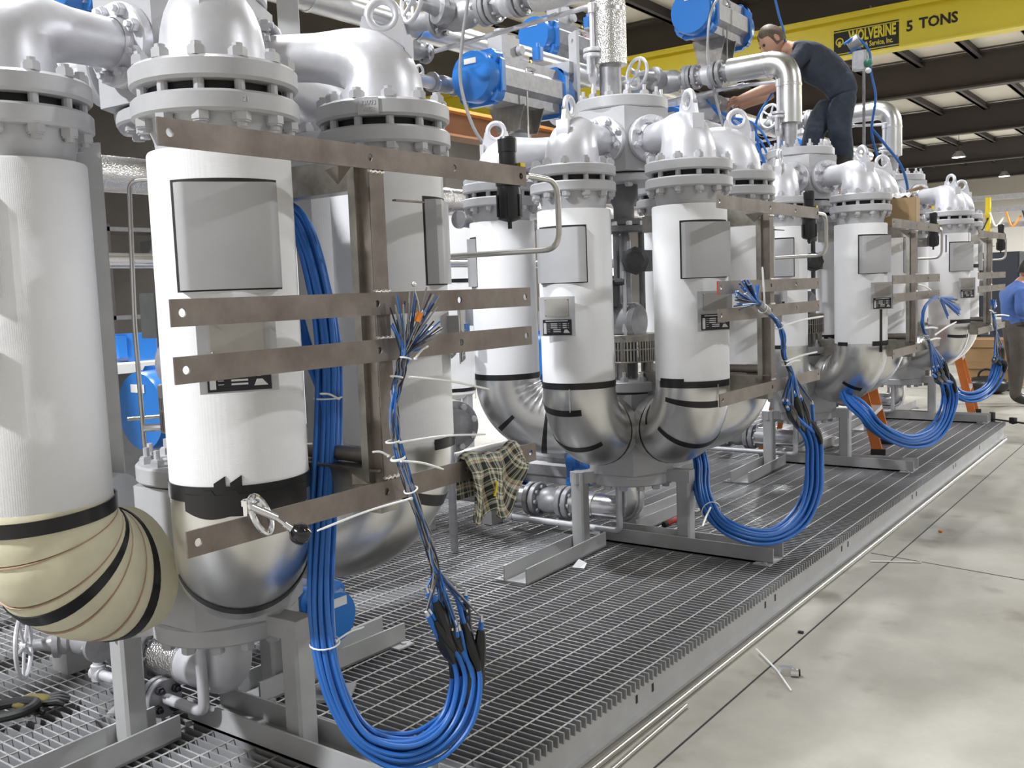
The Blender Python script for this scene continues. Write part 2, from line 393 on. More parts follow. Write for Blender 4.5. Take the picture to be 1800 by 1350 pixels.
# ------------------------------------------------------------------ heater vessel prototype (local +X points away from the cluster axis)
R0 = .566
def ring(r0, r1, z0, z1, c=.006):
    return [(r0,z0),(r1-c,z0),(r1,z0+c),(r1,z1-c),(r1-c,z1),(r0,z1)]
def nut_mb(h=.026, r=.0225):
    mb = MB(); mb.prism([(r*math.cos(a*PI/3), r*math.sin(a*PI/3)) for a in range(6)], 0, h*.82)
    mb.prism([(r*.86*math.cos(a*PI/3), r*.86*math.sin(a*PI/3)) for a in range(6)], h*.82, h); return mb
NUT = nut_mb(.021,.0205).mesh('nut', 'grey_paint', 0)
NUT_S = nut_mb(.020,.0175).mesh('nut', 'silver_paint', 0)
mb = MB(); mb.cyl((0,0,1.652),(0,0,1.827),.0115,10); STUD = mb.mesh('stud', 'grey_paint')
mb = MB(); mb.cyl((0,0,0),(0,0,.034),.0085,8); STUB = mb.mesh('stud', 'silver_paint')

PATH_B = []                                                     # bottom elbow axis
RB, ZB = .22, .84
for k in range(3): PATH_B.append((0,0,.872-.016*k))
for k in range(0, 41):
    a = PI/2*k/40; PATH_B.append((-RB+RB*math.cos(a), 0, ZB-RB*math.sin(a)))
PATH_B += [(-RB-.03,0,ZB-RB), (-RB-.075,0,ZB-RB)]
def elbow_ring(th, off=0):
    """axis point and tangent on the bottom elbow at bend angle th"""
    return Vector((-RB+RB*math.cos(th),0,ZB-RB*math.sin(th))), Vector((-math.sin(th),0,-math.cos(th)))
def elbow_strip(th, a0, a1, w, r=.1625, seg=28):
    """tape strip round the elbow at bend angle th from ring angle a0 to a1 (0 = outside of the bend)"""
    p, t = elbow_ring(th); mb = MB(); n = Vector((math.cos(th),0,-math.sin(th))); y = Vector((0,1,0)); vs = []; fs = []
    for j in range(seg+1):
        a = a0+(a1-a0)*j/seg; d = n*math.cos(a)+y*math.sin(a)
        # cross-section turns with the bend so that the strip hugs it
        for sgn in (-1, 1):
            p2, t2 = elbow_ring(th+sgn*w/2/(RB+.1)); n2 = Vector((math.cos(th+sgn*w/2/(RB+.1)),0,-math.sin(th+sgn*w/2/(RB+.1))))
            d2 = n2*math.cos(a)+y*math.sin(a)
            vs += [tuple(p2+d2*r), tuple(p2+d2*(r-.004))]
    for j in range(seg):
        q = j*4; fs += [(q,q+2,q+6,q+4),(q+1,q+5,q+7,q+3),(q,q+4,q+5,q+1),(q+2,q+3,q+7,q+6)]
    fs += [(0,1,3,2),(seg*4,seg*4+2,seg*4+3,seg*4+1)]
    return mb.add(vs, fs)
def band(z0, z1, r=.163, a0=0, a1=2*PI, seg=48, slope=0., jag=None):
    mb = MB(); vs = []; fs = []
    for j in range(seg+1):
        a = a0+(a1-a0)*j/seg; s = slope*math.cos(a); e = jag(j/seg) if jag else (0,0)
        for rr, z in ((r,z0+s+e[0]),(r,z1+s+e[1]),(r-.004,z1+s+e[1]),(r-.004,z0+s+e[0])): vs.append((rr*math.cos(a), rr*math.sin(a), z))
    for j in range(seg):
        for k in range(4):
            q = j*4; fs.append((q+k, q+(k+1)%4, q+4+(k+1)%4, q+4+k))
    if a1-a0 < 2*PI-1e-3: fs += [(0,3,2,1),(seg*4,seg*4+1,seg*4+2,seg*4+3)]
    return mb.add(vs, fs)

def cyl_patch(z0, z1, r, a0, a1, seg=16):
    mb = MB(); vs = []; fs = []
    for j in range(seg+1):
        a = a0+(a1-a0)*j/seg
        for rr, z in ((r,z0),(r,z1),(r-.003,z1),(r-.003,z0)): vs.append((rr*math.cos(a), rr*math.sin(a), z))
    for j in range(seg):
        for k in range(4): q = j*4; fs.append((q+k, q+(k+1)%4, q+4+(k+1)%4, q+4+k))
    return mb.add(vs, fs+[(0,3,2,1),(seg*4,seg*4+1,seg*4+2,seg*4+3)])
def make_vessel():
    t = thing('heater_vessel', 'white wrapped heater vessel', 'vessel')
    mb = MB(); mb.lathe([(.128,.862),(.157,.862),(.160,.866),(.160,1.606),(.157,1.612),(.128,1.612)], 64); part('insulation_jacket', mb, 'canvas', t)
    mb = MB(); mb.lathe([(.11,.90),(.128,.90),(.128,1.55),(.138,1.61),(.140,1.635),(.150,1.665),(.154,1.684),(.1,1.684)], 48); part('neck', mb, 'grey_paint', t)
    mb = MB(); mb.lathe(ring(.1,.186,1.682,1.727), 64); part('lower_flange', mb, 'grey_paint', t)
    mb = MB(); mb.lathe(ring(.1,.148,1.727,1.750,.001), 48); part('gasket', mb, 'rubber', t)
    mb = MB(); mb.lathe(ring(.1,.186,1.750,1.798,.007), 64); fl = part('upper_flange', mb, 'grey_paint', t)
    for k in range(12):
        a = PI/12+k*PI/6
        s = link('stud', STUD, t, T((.163*math.cos(a)), .163*math.sin(a), 0))
        link('nut', NUT, s, T(0,0,1.798) @ RZ(a*1.7)); link('nut', NUT, s, T(0,0,1.682) @ RX(PI) @ RZ(a*2.3))
    # cast elbow on top: flares from the port pipe to the flange
    ax = [(0,1.796,.122),(0,1.812,.120),(0,1.835,.118),(-.002,1.858,.116),(-.009,1.882,.112),(-.023,1.904,.106),(-.044,1.922,.098),(-.070,1.934,.089),(-.102,1.940,.080),(-.140,1.943,.072),(-.18,1.945,.066),(-.25,1.947,.064),(-.335,1.95,.062)]
    mb = MB(); mb.sweep([(x,0,z) for x, z, r in ax], [r for x, z, r in ax], 40, True, ref=(0,1,0)); part('top_elbow', mb, 'silver_paint', t, 60)
    # lifting eye: ring plate in the radial plane with a stiffening foot
    mb = MB(); mb.torus((.012,0,2.052),(0,1,0),.040,.0125,28,10)
    mb.add([(-.045,-.010,2.035),(.066,-.010,2.035),(.088,-.010,1.955),(-.058,-.010,1.985),(-.045,.010,2.035),(.066,.010,2.035),(.088,.010,1.955),(-.058,.010,1.985)],
           [(3,2,6,7),(1,5,6,2),(0,3,7,4)])
    hole = [( .012+.030*math.cos(a), 2.052+.030*math.sin(a)) for a in [PI+PI*i/10 for i in range(11)]]
    for sgn in (-1, 1):
        vs = [(x, sgn*.010, z) for x, z in hole]+[(-.045,sgn*.010,2.050),(-.058,sgn*.010,1.985),(.088,sgn*.010,1.955),(.066,sgn*.010,2.050)]
        n = len(hole); f = [(n+1,n+2,5)]+[(n+1,i+1,i) for i in range(5)]+[(n+2,i+1,i) for i in range(5,10)]+[(n,n+1,0),(n+3,10,n+2)]
        mb.add(vs, [tuple(q) if sgn < 0 else tuple(reversed(q)) for q in f])
    mb.box((.082,0,1.955),(.018,.055,.07), T(.0,0,.0) @ RY(-.25) @ T(-.49,0,.005) if False else None)
    part('lifting_eye', mb, 'silver_paint', t, 40)
    # port flange bolted to the manifold
    M = frame((-.318,0,1.95),(-1,0,0)); mb = MB(M); mb.lathe(ring(.05,.108,0,.034,.004), 40); mb.lathe([(.064,-.02),(.072,-.004),(.072,.001)], 32, cap=False)
    pf = part('port_flange', mb, 'silver_paint', t)
    for k in range(8):
        a = PI/8+k*PI/4; s = link('nut', NUT_S, pf, frame((-.318, .087*math.cos(a), 1.95+.087*math.sin(a)), (1,0,0)))
        link('stud', STUB, pf, frame((-.320, .087*math.cos(a), 1.95+.087*math.sin(a)), (1,0,0)))
    # metal cover box let into the jacket
    w = .108; prof = [(.100,-w),(.150,-w),(.162,-w+.012),(.165,-w+.022),(.165,w-.022),(.162,w-.012),(.150,w),(.100,w)]
    mb = MB(); mb.prism(prof, 1.303, 1.533); part('cover_box', mb, 'panel_grey', t, 30)
    mb = cyl_patch(1.2995,1.5420,.1606,-.785,.765); part('cut_edge', mb, 'slot_dark', t, 30)
    # name plate on its stand-off bracket
    mb = MB(); mb.box((.195,0,1.162), (.003,.166,.166)); mb.box((.176,0,1.162), (.04,.05,.10)); br = part('plate_bracket', mb, 'panel_grey', t, 0)
    mb = MB(); mb.box((.1975,0,1.200), (.002,.112,.074))
    for y in (-.052,.052):
        for z in (1.167,1.233): mb.sphere((.199,y,z), .0032, 8)
    part('blank_plate', mb, 'plate_dull', br)
    mb = MB(); mb.box((.1975,0,1.116), (.002,.134,.066)); part('data_plate', mb, 'plate_black', br, 0)
    mb = MB(); F = []
    mb.box((.199,-.001,1.1430), (.0015,.104,.004)); mb.box((.199,-.056,1.1115), (.0015,.013,.046))
    for k in range(3):
        z = 1.1310-.0082*k; mb.box((.199,-.014,z), (.0015,.031,.0040)); mb.box((.199,.036,z), (.0015,.019,.0040)); mb.box((.199,.0135,z), (.0015,.012,.0014)); mb.box((.199,.0535,z), (.0015,.006,.0014))
    for k in range(2): mb.box((.199,.000,1.1060-.0082*k), (.0015,.035,.0040))
    mb.add([(.1996,.030,1.0925),(.1996,.060,1.0925),(.1996,.048,1.1065),(.1996,.036,1.1065)], [(0,1,2,3)])
    for k in range(5): mb.box((.199,-.039,1.1310-.0082*k), (.0015,.012,.0014))
    part('data_field', mb, 'plate_field', br, 0)
    # clad bottom elbow with crimps on the inside of the bend
    n = len(PATH_B)
    def rf(i, a):
        w = max(0., -math.sin(a)); k = sum(math.exp(-((i-q)/.9)**2) for q in (9,15,21,27,33,39))
        return 1.+.060*k*max(0.,w-.25)**.8
    mb = MB(); mb.sweep(PATH_B, [.158,.1605]+[.1605]*(n-4)+[.163,.158], 56, True, rf, ref=(0,1,0)); part('elbow_cladding', mb, 'steel_clad', t, 50)
    mb = MB(); mb.box((.1605,.03,.80), (.002,.004,.10)); part('seam', mb, 'steel_clad', t, 0)
    return t
VES = make_vessel()
VPOS = {'A': (.072,-.562), 'B': (.489,-.292), 'C': (.444,.306), 'D': (-.03,.562), 'F': (-.515,-.302)}
VLAB = {(0,'A'): 'white vessel at the left picture edge with cream foam elbow',
        (0,'B'): 'white vessel in the left foreground with thick black tape over bright metal elbow',
        (0,'C'): 'white vessel behind the bracket post, cover box turned to the right',
        (0,'D'): 'white vessel in shade behind the big hanging blue cables, mostly hidden',
        (0,'F'): 'white vessel hidden behind the foam elbow vessel at left edge',
        (1,'A'): 'white vessel with fully visible silver plate and black data plate at picture centre',
        (1,'B'): 'white vessel right of the slotted motor cage with torn black tape',
        (1,'C'): 'white vessel half covered by the second bracket post and wire splay',
        (1,'D'): 'shaded vessel seen in the slit beside the slotted motor cage',
        (1,'F'): 'white vessel behind the black filter, its elbow above the plaid shirt',
        (2,'A'): 'white vessel seen behind the second bracket post, right of the second wire bundle',
        (2,'B'): 'third front white vessel with a black tape line hanging from its data plate',
        (2,'C'): 'white vessel behind the third bracket, below the cardboard box',
        (2,'D'): 'bluish shaded vessel left of the third front white vessel',
        (2,'F'): 'white vessel of the third cluster hidden behind the second bracket',
        (3,'A'): 'white vessel of the farthest cluster hidden behind the third bracket',
        (3,'B'): 'farthest front white vessel, two dark streaks below its flange',
        (3,'C'): 'farthest right vessel beside the last bracket post',
        (3,'D'): 'vessel behind the cardboard box in the farthest cluster',
        (3,'F'): 'vessel at the back of the farthest cluster, hidden by pipes'}
vess = {}
first = True
for k in range(4):
    for n, (x, y) in VPOS.items():
        M = T(x, y+CY[k], 0) @ RZ(math.atan2(y, x)-(.055 if n == 'B' else 0))
        if first: v = VES; v.matrix_local = M; v['label'] = VLAB[(k,n)]; v['group'] = 'heater vessels in rings of six'; first = False
        else: v = dup(VES, M, VLAB[(k,n)])
        vess[(k,n)] = v
def child(o, nm):
    return [c for c in o.children if c.name.split('.')[0] == nm]
# tape on each visible vessel: (ring band kind, elbow strips)
TW = .030
def jag1(u): return (-.012*math.sin(u*PI)-.01*max(0,math.sin(u*9)), .010 if .16 < u < .24 or .33 < u < .40 else 0)
TAPES = {
 (0,'B'): [('band',.832,.868,0,2*PI), ('bandlow',.812,.850,-.9,1.05), ('el',.93,-1.25,1.25,.026)],
 (0,'C'): [('band',.842,.872,-.75,.05), ('el',.42,-1.3,1.3,.03)],
 (1,'A'): [('band',.846,.874,0,2*PI), ('el',.26,-1.6,.45,.024), ('el',.80,-1.25,.75,.024), ('el',1.5,-PI,PI,.014)],
 (1,'B'): [('band',.838,.866,-1.55,.75), ('el',.20,-1.3,1.0,.024), ('el',.78,-1.3,.9,.024), ('el',1.5,-PI,PI,.014), ('el',1.15,-2.4,-1.7,.02)],
 (1,'F'): [('band',.846,.874,0,2*PI), ('el',.75,.6,1.4,.024), ('el',1.45,-PI,PI,.026)],
 (1,'C'): [('el',.22,-.5,.3,.024)],
 (2,'A'): [('band',.850,.874,-.6,.4)],
 (2,'B'): [('band',.852,.876,-1.7,-1.2), ('band',.850,.880,-.25,.8), ('el',.80,-1.0,-.2,.022)],
 (2,'D'): [('band',.846,.874,0,2*PI)],
 (2,'C'): [('band',.846,.874,0,2*PI)],
 (3,'B'): [('band',.872,.905,-.7,.9), ('el',.20,-.8,.4,.022)],
 (3,'C'): [('band',1.33,1.36,-1.6,0)],
}
for key, lst in TAPES.items():
    for it in lst:
        if it[0] == 'band': mb = band(it[1], it[2], .1632, it[3], it[4])
        elif it[0] == 'bandlow': mb = band(it[1], it[2], .1650, it[3], it[4], jag=jag1)
        else: mb = elbow_strip(it[1], it[2], it[3], it[4], .1630)
        part('tape', mb, 'black_tape', vess[key], 50)
# torn flaps of tape, streaks
v = vess[(0,'B')]
for a in (-.42,-.20):
    mb = band(.866, .876, .1640, a, a+.16, 6, jag=lambda u: (0, .016*u)); part('tape_flap', mb, 'black_tape', v, 0)
v = vess[(1,'B')]
mb = band(.862, .878, .1640, -1.5, -.75, 8); part('tape_flap', mb, 'black_tape', v, 0)
v = vess[(2,'B')]
mb = MB(); mb.box((.163,.02,.945),(.003,.016,.27)); part('tape', mb, 'black_tape', v, 0)
v = vess[(3,'B')]
for a, z0, z1 in ((-.95,1.46,1.60),(.35,1.50,1.61)):
    mb = band(z0, z1, .1605, a, a+.06, 3); part('streak', mb, 'dark_wire', v, 0)
# foam covered elbow of the vessel at the left edge
v = vess[(0,'A')]
for nm in ('elbow_cladding', 'seam', 'insulation_jacket'):
    for o in child(v, nm): bpy.data.objects.remove(o)
mb = MB(); mb.lathe([(.128,.80),(.162,.80),(.165,.806),(.163,1.606),(.160,1.612),(.128,1.612)], 64); part('insulation_jacket', mb, 'canvas', v)
for i in range(5):
    a0, a1 = [(-.02,.30),(.30,.62),(.62,.94),(.94,1.24),(1.24,PI/2)][i]
    pts = [tuple(elbow_ring(a0+(a1-a0)*q/5)[0]+Vector((0,0,-.04))) for q in range(6)]
    if i == 0: pts = [(0,0,.812)]+pts[1:]
    if i == 4: pts += [(-RB-.035,0,ZB-RB-.04)]
    mb = MB(); mb.sweep(pts, [.1655]+[.1695]*(len(pts)-2)+[.1655], 48, True, ref=(0,1,0)); part('foam_segment', mb, 'foam', v, 50)
for th in (.30,.62,.94,1.24):
    mb = elbow_strip(th, -PI, PI, .0026, .1694, 40); mb.M = I4; o = part('foam_joint', mb, 'foam_seam', v, 0); o.location.z = -.04
mb = band(.772, .806, .1735, 0, 2*PI, slope=-.012); part('tape', mb, 'black_tape', v, 50)
for th, w in ((.74,.030),(1.40,.030)):
    mb = elbow_strip(th, -PI, PI, w, .1735, 48); o = part('tape', mb, 'black_tape', v, 50); o.location.z = -.04
# cast lettering on flange rims
v = vess[(0,'C')]
def rim(a, z, r=.1925): return T(r*math.cos(a), r*math.sin(a), z) @ RZ(a+PI/2) @ RX(PI/2)
mb = MB(rim(-1.62,1.773,.1868)); mb.box((0,0,0),(.056,.044,.003)); cp = part('cast_pad', mb, 'grey_paint', v, 0)
text('lettering', '83003', .017, 'silver_paint', cp, rim(-1.62,1.781,.189), .0012); text('lettering', 'WCB', .015, 'silver_paint', cp, rim(-1.62,1.764,.189), .0012)
v = vess[(0,'B')]
text('lettering', '21', .015, 'silver_paint', v, rim(.28,1.706,.1875), .0012)
v = vess[(0,'A')]
mb = MB(rim(.30,1.776,.1868)); mb.box((0,0,0),(.032,.013,.003)); part('cast_pad', mb, 'grey_paint', v, 0)

# ------------------------------------------------------------------ manifold column in the middle of each ring
HEX0 = math.radians(3)
def hexa(ap, rot=HEX0):
    rc = ap/math.cos(PI/6); return [(rc*math.cos(rot+k*PI/3), rc*math.sin(rot+k*PI/3)) for k in range(6)]
def make_column():
    t = thing('manifold_column', 'grey hexagonal manifold block over a slotted motor cage', 'manifold')
    mb = MB(); mb.prism(hexa(.209), 1.809, 2.099); ub = part('upper_block', mb, 'grey_paint', t, 0)
    mb = MB(); mb.lathe(ring(.05,.222,2.101,2.156,.006), 56); part('cover_flange', mb, 'grey_paint', t)
    mb = MB(); mb.lathe(ring(.05,.205,1.763,1.802), 48); part('lower_plate', mb, 'grey_paint', t)
    mb = MB(); mb.lathe(ring(.05,.19,1.802,1.809,.001), 48); part('gasket', mb, 'rubber', t)
    for k in range(14):
        a = k*2*PI/14; s = link('nut', NUT, t, T(.19*math.cos(a), .19*math.sin(a), 2.156) @ RZ(a)); link('stud', STUB, s, T(0,0,.012))
        if k % 2 == 0: link('nut', NUT, t, T(.172*math.cos(a), .172*math.sin(a), 1.763) @ RX(PI) @ RZ(a))
    mb = MB(); mb.lathe([(.07,1.763),(.07,1.70),(.05,1.66),(.05,1.60),(.095,1.60),(.095,1.572),(.03,1.572)], 28); part('stem_housing', mb, 'dark_grey_paint', t)
    mb = MB(); mb.lathe(ring(.02,.105,1.535,1.568), 32); bf = part('bonnet_flange', mb, 'dark_grey_paint', t)
    for k in range(8):
        a = k*PI/4; link('nut', NUT_S, bf, T(.088*math.cos(a), .088*math.sin(a), 1.568))
    for k in range(3):
        a = .5+k*2*PI/3; mb = MB(); mb.cyl((.08*math.cos(a),.08*math.sin(a),1.04),(.08*math.cos(a),.08*math.sin(a),1.54),.015,10); part('yoke_rod', mb, 'dark_grey_paint', t)
    mb = MB(); mb.lathe([(.02,1.535),(.03,1.50),(.03,1.2),(.055,1.19),(.055,1.06),(.02,1.05)], 20); part('drive_shaft', mb, 'valve_grey', t)
    mb = MB(); mb.lathe([(.03,0),(.06,.005),(.066,.02),(.066,.09),(.05,.10),(.045,.13),(.03,.14)], 8, frame((.10,-.07,1.395),(.5,-1,0))); mb.box((.10,-.05,1.395),(.10,.10,.10)); part('terminal_head', mb, 'head_grey', t)
    mb = MB(); mb.box((-.045,-.11,1.245),(.11,.10,.125), None, .02); mb.cyl((-.02,-.11,1.30),(.06,-.11,1.30),.018,10); part('terminal_head', mb, 'head_grey', t)
    mb = MB(); mb.sweep(bendline([(.03,-.08,1.575),(.035,-.152,1.565),(.035,-.152,.87),(.035,-.13,.84)], .02), .0075, 10); part('tube', mb, 'tube_steel', t)
    for x in (-.03,.055):
        mb = MB(); mb.cyl((x,-.11,1.04),(x,-.11,1.35),.010,10); mb.cyl((x,-.11,1.06),(x,-.11,1.10),.016,8); part('conduit', mb, 'aluminium', t)
    mb = MB(); mb.lathe([(.09,0),(.095,.01),(.095,.16),(.08,.18),(.02,.18)], 24, frame((-.09,-.03,1.105),(1,0,0))); part('motor', mb, 'valve_grey', t)
    mb = MB(); mb.lathe(ring(.02,.148,1.032,1.046,.002), 40); mb.lathe(ring(.13,.148,.912,.918,.001), 40); part('cage_plate', mb, 'mill_box', t)
    mb = MB()
    for k in range(60):
        a = k*2*PI/60; mb.box((.145,0,.975),(.004,.0075,.12), RZ(a))
    mb.lathe([(.143,.972),(.147,.972),(.147,.978),(.143,.978)], 40, cap=False); mb.lathe([(.144,1.012),(.147,1.012),(.147,1.034),(.144,1.034)], 40, cap=False)
    o = part('guard_cage', mb, 'mill_box', t, 0); o['kind'] = 'stuff'
    for k in range(5):
        a = k*2*PI/5; mb = MB(); mb.cyl((.118*math.cos(a),.118*math.sin(a),.80),(.118*math.cos(a),.118*math.sin(a),1.02),.022,12); part('pillar', mb, 'mill_box', t)
    mb = MB(); mb.cyl((0,0,.80),(0,0,1.03),.05,16); part('core', mb, 'dark_grey_paint', t)
    mb = MB(); mb.lathe(ring(.02,.222,.776,.827), 56); part('lower_flange', mb, 'grey_paint', t)
    mb = MB(); mb.lathe(ring(.02,.20,.768,.776,.001), 48); part('gasket', mb, 'rubber', t)
    for k in range(14):
        a = .2+k*2*PI/14; s = link('nut', NUT, t, T(.19*math.cos(a), .19*math.sin(a), .827) @ RZ(a)); link('stud', STUB, s, T(0,0,.012))
    mb = MB(); mb.prism(hexa(.200), .378, .768); part('lower_block', mb, 'grey_paint', t, 0)
    mb = MB(); mb.lathe(ring(.02,.21,.322,.378), 56); part('bottom_flange', mb, 'grey_paint', t)
    for k in range(14):
        a = .1+k*2*PI/14; link('nut', NUT, t, T(.185*math.cos(a), .185*math.sin(a), .322) @ RX(PI) @ RZ(a))
    return t
COLUMN = make_column()
clab = ['nearest hexagonal manifold column, mostly hidden behind the tape wrapped vessel', 'hexagonal manifold column at picture centre, its motor cage showing between two vessels',
        'third hexagonal manifold column, below the bending person', 'farthest hexagonal manifold column, right behind the cardboard box']
cols = []
for k in range(4):
    if k == 0: c = COLUMN; c['label'] = clab[0]; c['group'] = 'manifold columns along the skid'
    else: c = dup(COLUMN, T(0,CY[k],0), clab[k])
    if k == 0:
        for o in child(c, 'tube'): bpy.data.objects.remove(o)
    cols.append(c)

# ------------------------------------------------------------------ support stands: three legs on upturned channels
def channel(mb, p0, p1, w=.125, h=.072, t=.008):
    """upturned U channel on the deck from p0 to p1"""
    a = Vector((p0[0],p0[1],0)); b = Vector((p1[0],p1[1],0)); d = (b-a); L_ = d.length; M = T(a.x,a.y,.0025) @ RZ(math.atan2(d.y,d.x))
    mb.box((L_/2,0,t/2), (L_,w,t), M); mb.box((L_/2,w/2-t/2,h/2), (L_,t,h), M); mb.box((L_/2,-w/2+t/2,h/2), (L_,t,h), M)
    for x in (.03, L_-.03): mb.cyl(M @ Vector((x,-w/2-.02,0)), M @ Vector((x,-w/2-.02,.012)), .011, 8)
    mb.box((L_-.04,-w/2-.02,.003), (.08,.05,.006), M)
def make_stand():
    t = thing('support_stand', 'grey support stand of square legs on channels', 'stand')
    for nm, p0, p1 in (('a',(-.135,-.135),(-.105,-.85)), ('b',(-.16,.0155),(.75,.0155)), ('c',(-.12,.15),(-.10,.80))):
        mb = MB(); channel(mb, p0, p1); part('base_channel', mb, 'skid_paint', t, 0)
    for x, y in ((-.147,-.241),(.290,.0155),(-.12,.26)):
        mb = MB(); mb.box((x,y,.197), (.068,.068,.388), None, .008); part('leg', mb, 'skid_paint', t, 30)
        d = Vector((-x,-y,0)).normalized(); mb = MB(T(x,y,0) @ RZ(math.atan2(d.y,d.x))); mb.box((.050,0,.362),(.17,.068,.056)); part('arm', mb, 'skid_paint', t, 0)
    return t
ST = make_stand()
slab = ['square leg stand on channels at the lower left, under the metal elbow', 'square leg stand on channels at picture centre, red handled tool lying in it',
        'square leg stand on channels under the third cluster, beside the orange ladder', 'square leg stand under the farthest cluster']
for k in range(4):
    if k == 0: s = ST; s['label'] = slab[0]; s['group'] = 'support stands on the deck'
    else: s = dup(ST, T(0,CY[k],0), slab[k])

# ------------------------------------------------------------------ wire bracket frames
def flatbar(name, t, z, y0=-.655, y1=.500, h=.052, x=.79, tilt=0.):
    mb = MB(); n = 10
    M = T(x,0,z)
    # plate with bolt holes: built as a strip of quads around round holes
    th = .0045; ys = [y0+.025, y0+.025+(y1-y0-.05)*.47, y0+.025+(y1-y0-.05)*.74, y1-.025]; hr = .0085
    segs = [y0]
    vsF = []; 
    def quad(a, b): mb.box((0,(a+b)/2,0), (th,b-a,h), M)
    cur = y0
    for yc in ys:
        a, b = yc-.018, yc+.018
        if a > cur: quad(cur, a)
        # square with round hole, both faces
        ring_ = [(yc+hr*math.cos(2*PI*i/16), hr*math.sin(2*PI*i/16)) for i in range(16)]
        sq = []
        for i in range(16):
            c, s = math.cos(2*PI*i/16), math.sin(2*PI*i/16); k = max(abs(c), abs(s)); sq.append((yc+.018*c/k, h/2*s/k))
        vs = [(-th/2,p,q) for p, q in ring_]+[(-th/2,p,q) for p, q in sq]+[(th/2,p,q) for p, q in ring_]+[(th/2,p,q) for p, q in sq]; fs = []
        for i in range(16):
            j = (i+1) % 16
            fs += [(i,16+i,16+j,j), (32+i,32+j,48+j,48+i), (i,j,32+j,32+i), (16+i,48+i,48+j,16+j)]
        mb.add(vs, fs, M); cur = b
    if cur < y1: quad(cur, y1)
    return part(name, mb, 'mill_bar', t, 0)
def make_bracket():
    t = thing('wire_bracket', 'brown mill finish steel bracket frame of four flat bars', 'bracket')
    for z in (1.590, 1.258, 1.150, .818): flatbar('flat_bar', t, z)
    # upright angle with a box section behind
    mb = MB(); mb.box((.783,-.087,1.19), (.006,.046,.80)); mb.box((.757,-.108,1.19), (.052,.006,.80)); part('post', mb, 'mill_bar', t, 0)
    mb = MB(); mb.box((.742,-.116,1.19), (.022,.022,.78)); part('post_rib', mb, 'mill_box', t, 0)
    # upper arm: channel reaching back to the column
    mb = MB(); mb.box((.46,-.090,1.562), (.60,.006,.075)); mb.box((.46,-.064,1.527), (.60,.056,.006)); part('upper_arm', mb, 'mill_box', t, 0)
    mb = MB(); mb.box((.46,-.080,.815), (.62,.060,.105)); mb.box((.46,-.080,.868), (.64,.09,.006)); part('lower_arm', mb, 'mill_box', t, 0)
    mb = MB(); mb.cyl((.28,-.075,.892),(.74,-.075,.892),.019,14); mb.cyl((.66,-.075,.892),(.742,-.075,.892),.0205,14); part('round_bar', mb, 'mill_bar', t)
    for y, s in ((-.165,-1),):
        mb = MB(); mb.add([(.786,y,1.566),(.786,y+.04*s,1.566),(.74,y,1.530),(.70,y,1.566),(.786,y,1.562)], [(0,1,3),(0,3,2),(0,2,1),(1,2,3)]); part('gusset', mb, 'mill_bar', t, 0)
        mb = MB(); mb.add([(.786,y,.845),(.786,y-.03*s,.835),(.735,y,.84),(.735,y,.865),(.786,y,.85)], [(0,1,3),(0,3,2),(0,2,1),(1,2,3)]); part('gusset', mb, 'mill_bar', t, 0)
    mb = MB(); mb.box((.775,.03,1.500),(.012,.10,.004)); part('tab', mb, 'mill_bar', t, 0)
    for z in (1.286,1.178,1.560,.848):
        mb = MB(); mb.sweep([(.786,-.111+.0048*i,z+.002*math.sin(i*2.1)) for i in range(11)], .0045, 6); part('weld_bead', mb, 'weld', t)
    return t
BR = make_bracket()
brlab = ['brown steel bracket frame in the foreground with the plaid shirt hung on it', 'brown steel bracket frame with a red marked bar end, second along the skid',
         'brown steel bracket frame below the cardboard box, third along the skid', 'farthest brown steel bracket frame, in front of the dark cabinets']
for k in range(4):
    if k == 0: b = BR; b['label'] = brlab[0]; b['group'] = 'wire brackets on the clusters'
    else: b = dup(BR, T(-.01,CY[k],0), brlab[k])
    if k == 1:
        mb = MB(); mb.box((.79,-.6565,1.258),(.0052,.003,.053)); part('red_paint_mark', mb, 'red_paint', b, 0)

# ------------------------------------------------------------------ filter regulators with their air tube
def make_filter():
    t = thing('air_filter', 'black air filter regulator', 'filter')
    x, y = .758, .462
    mb = MB(T(x,y,0)); mb.lathe([(.0,1.610),(.022,1.612),(.024,1.625),(.024,1.655),(.026,1.657),(.0265,1.692),(.022,1.698),(0,1.698)], 12); part('knob', mb, 'black_plastic', t)
    mb = MB(); mb.box((x,y,1.588),(.058,.066,.048), None, .012); part('body', mb, 'black_plastic', t, 30)
    mb = MB(T(x,y,0)); mb.lathe([(.0,1.448),(.006,1.448),(.006,1.466),(.020,1.470),(.032,1.474),(.034,1.485),(.034,1.54),(.032,1.566),(0,1.566)], 14); bo = part('bowl', mb, 'black_plastic', t)
    for k in range(6):
        a = k*PI/3; mb = MB(); mb.box((x+.034*math.cos(a),y+.034*math.sin(a),1.51),(.006,.006,.06)); part('rib', mb, 'black_plastic', bo, 0)
    mb = MB(); mb.box((x,y+.038,1.592),(.04,.012,.03)); mb.box((x+.012,y+.034,1.622),(.03,.022,.012)); part('yellow_clip', mb, 'yellow_plastic', t, 0)
    mb = MB(); mb.hexnut((x,y+.044,1.600),(0,1,0),.013,.016); mb.cyl((x,y+.06,1.600),(x,y+.078,1.600),.0085,10); mb.hexnut((x,y+.072,1.600),(0,1,0),.0115,.014); part('fitting', mb, 'chrome', t, 30)
    mb = MB(); mb.sweep(bendline([(x,y+.07,1.600),(x,y+.245,1.595),(x,y+.245,1.395),(x-1.30,y+.245,1.395)], .055, 8), .0088, 12); part('air_tube', mb, 'tube_steel', t, 60)
    return t
FI = make_filter()
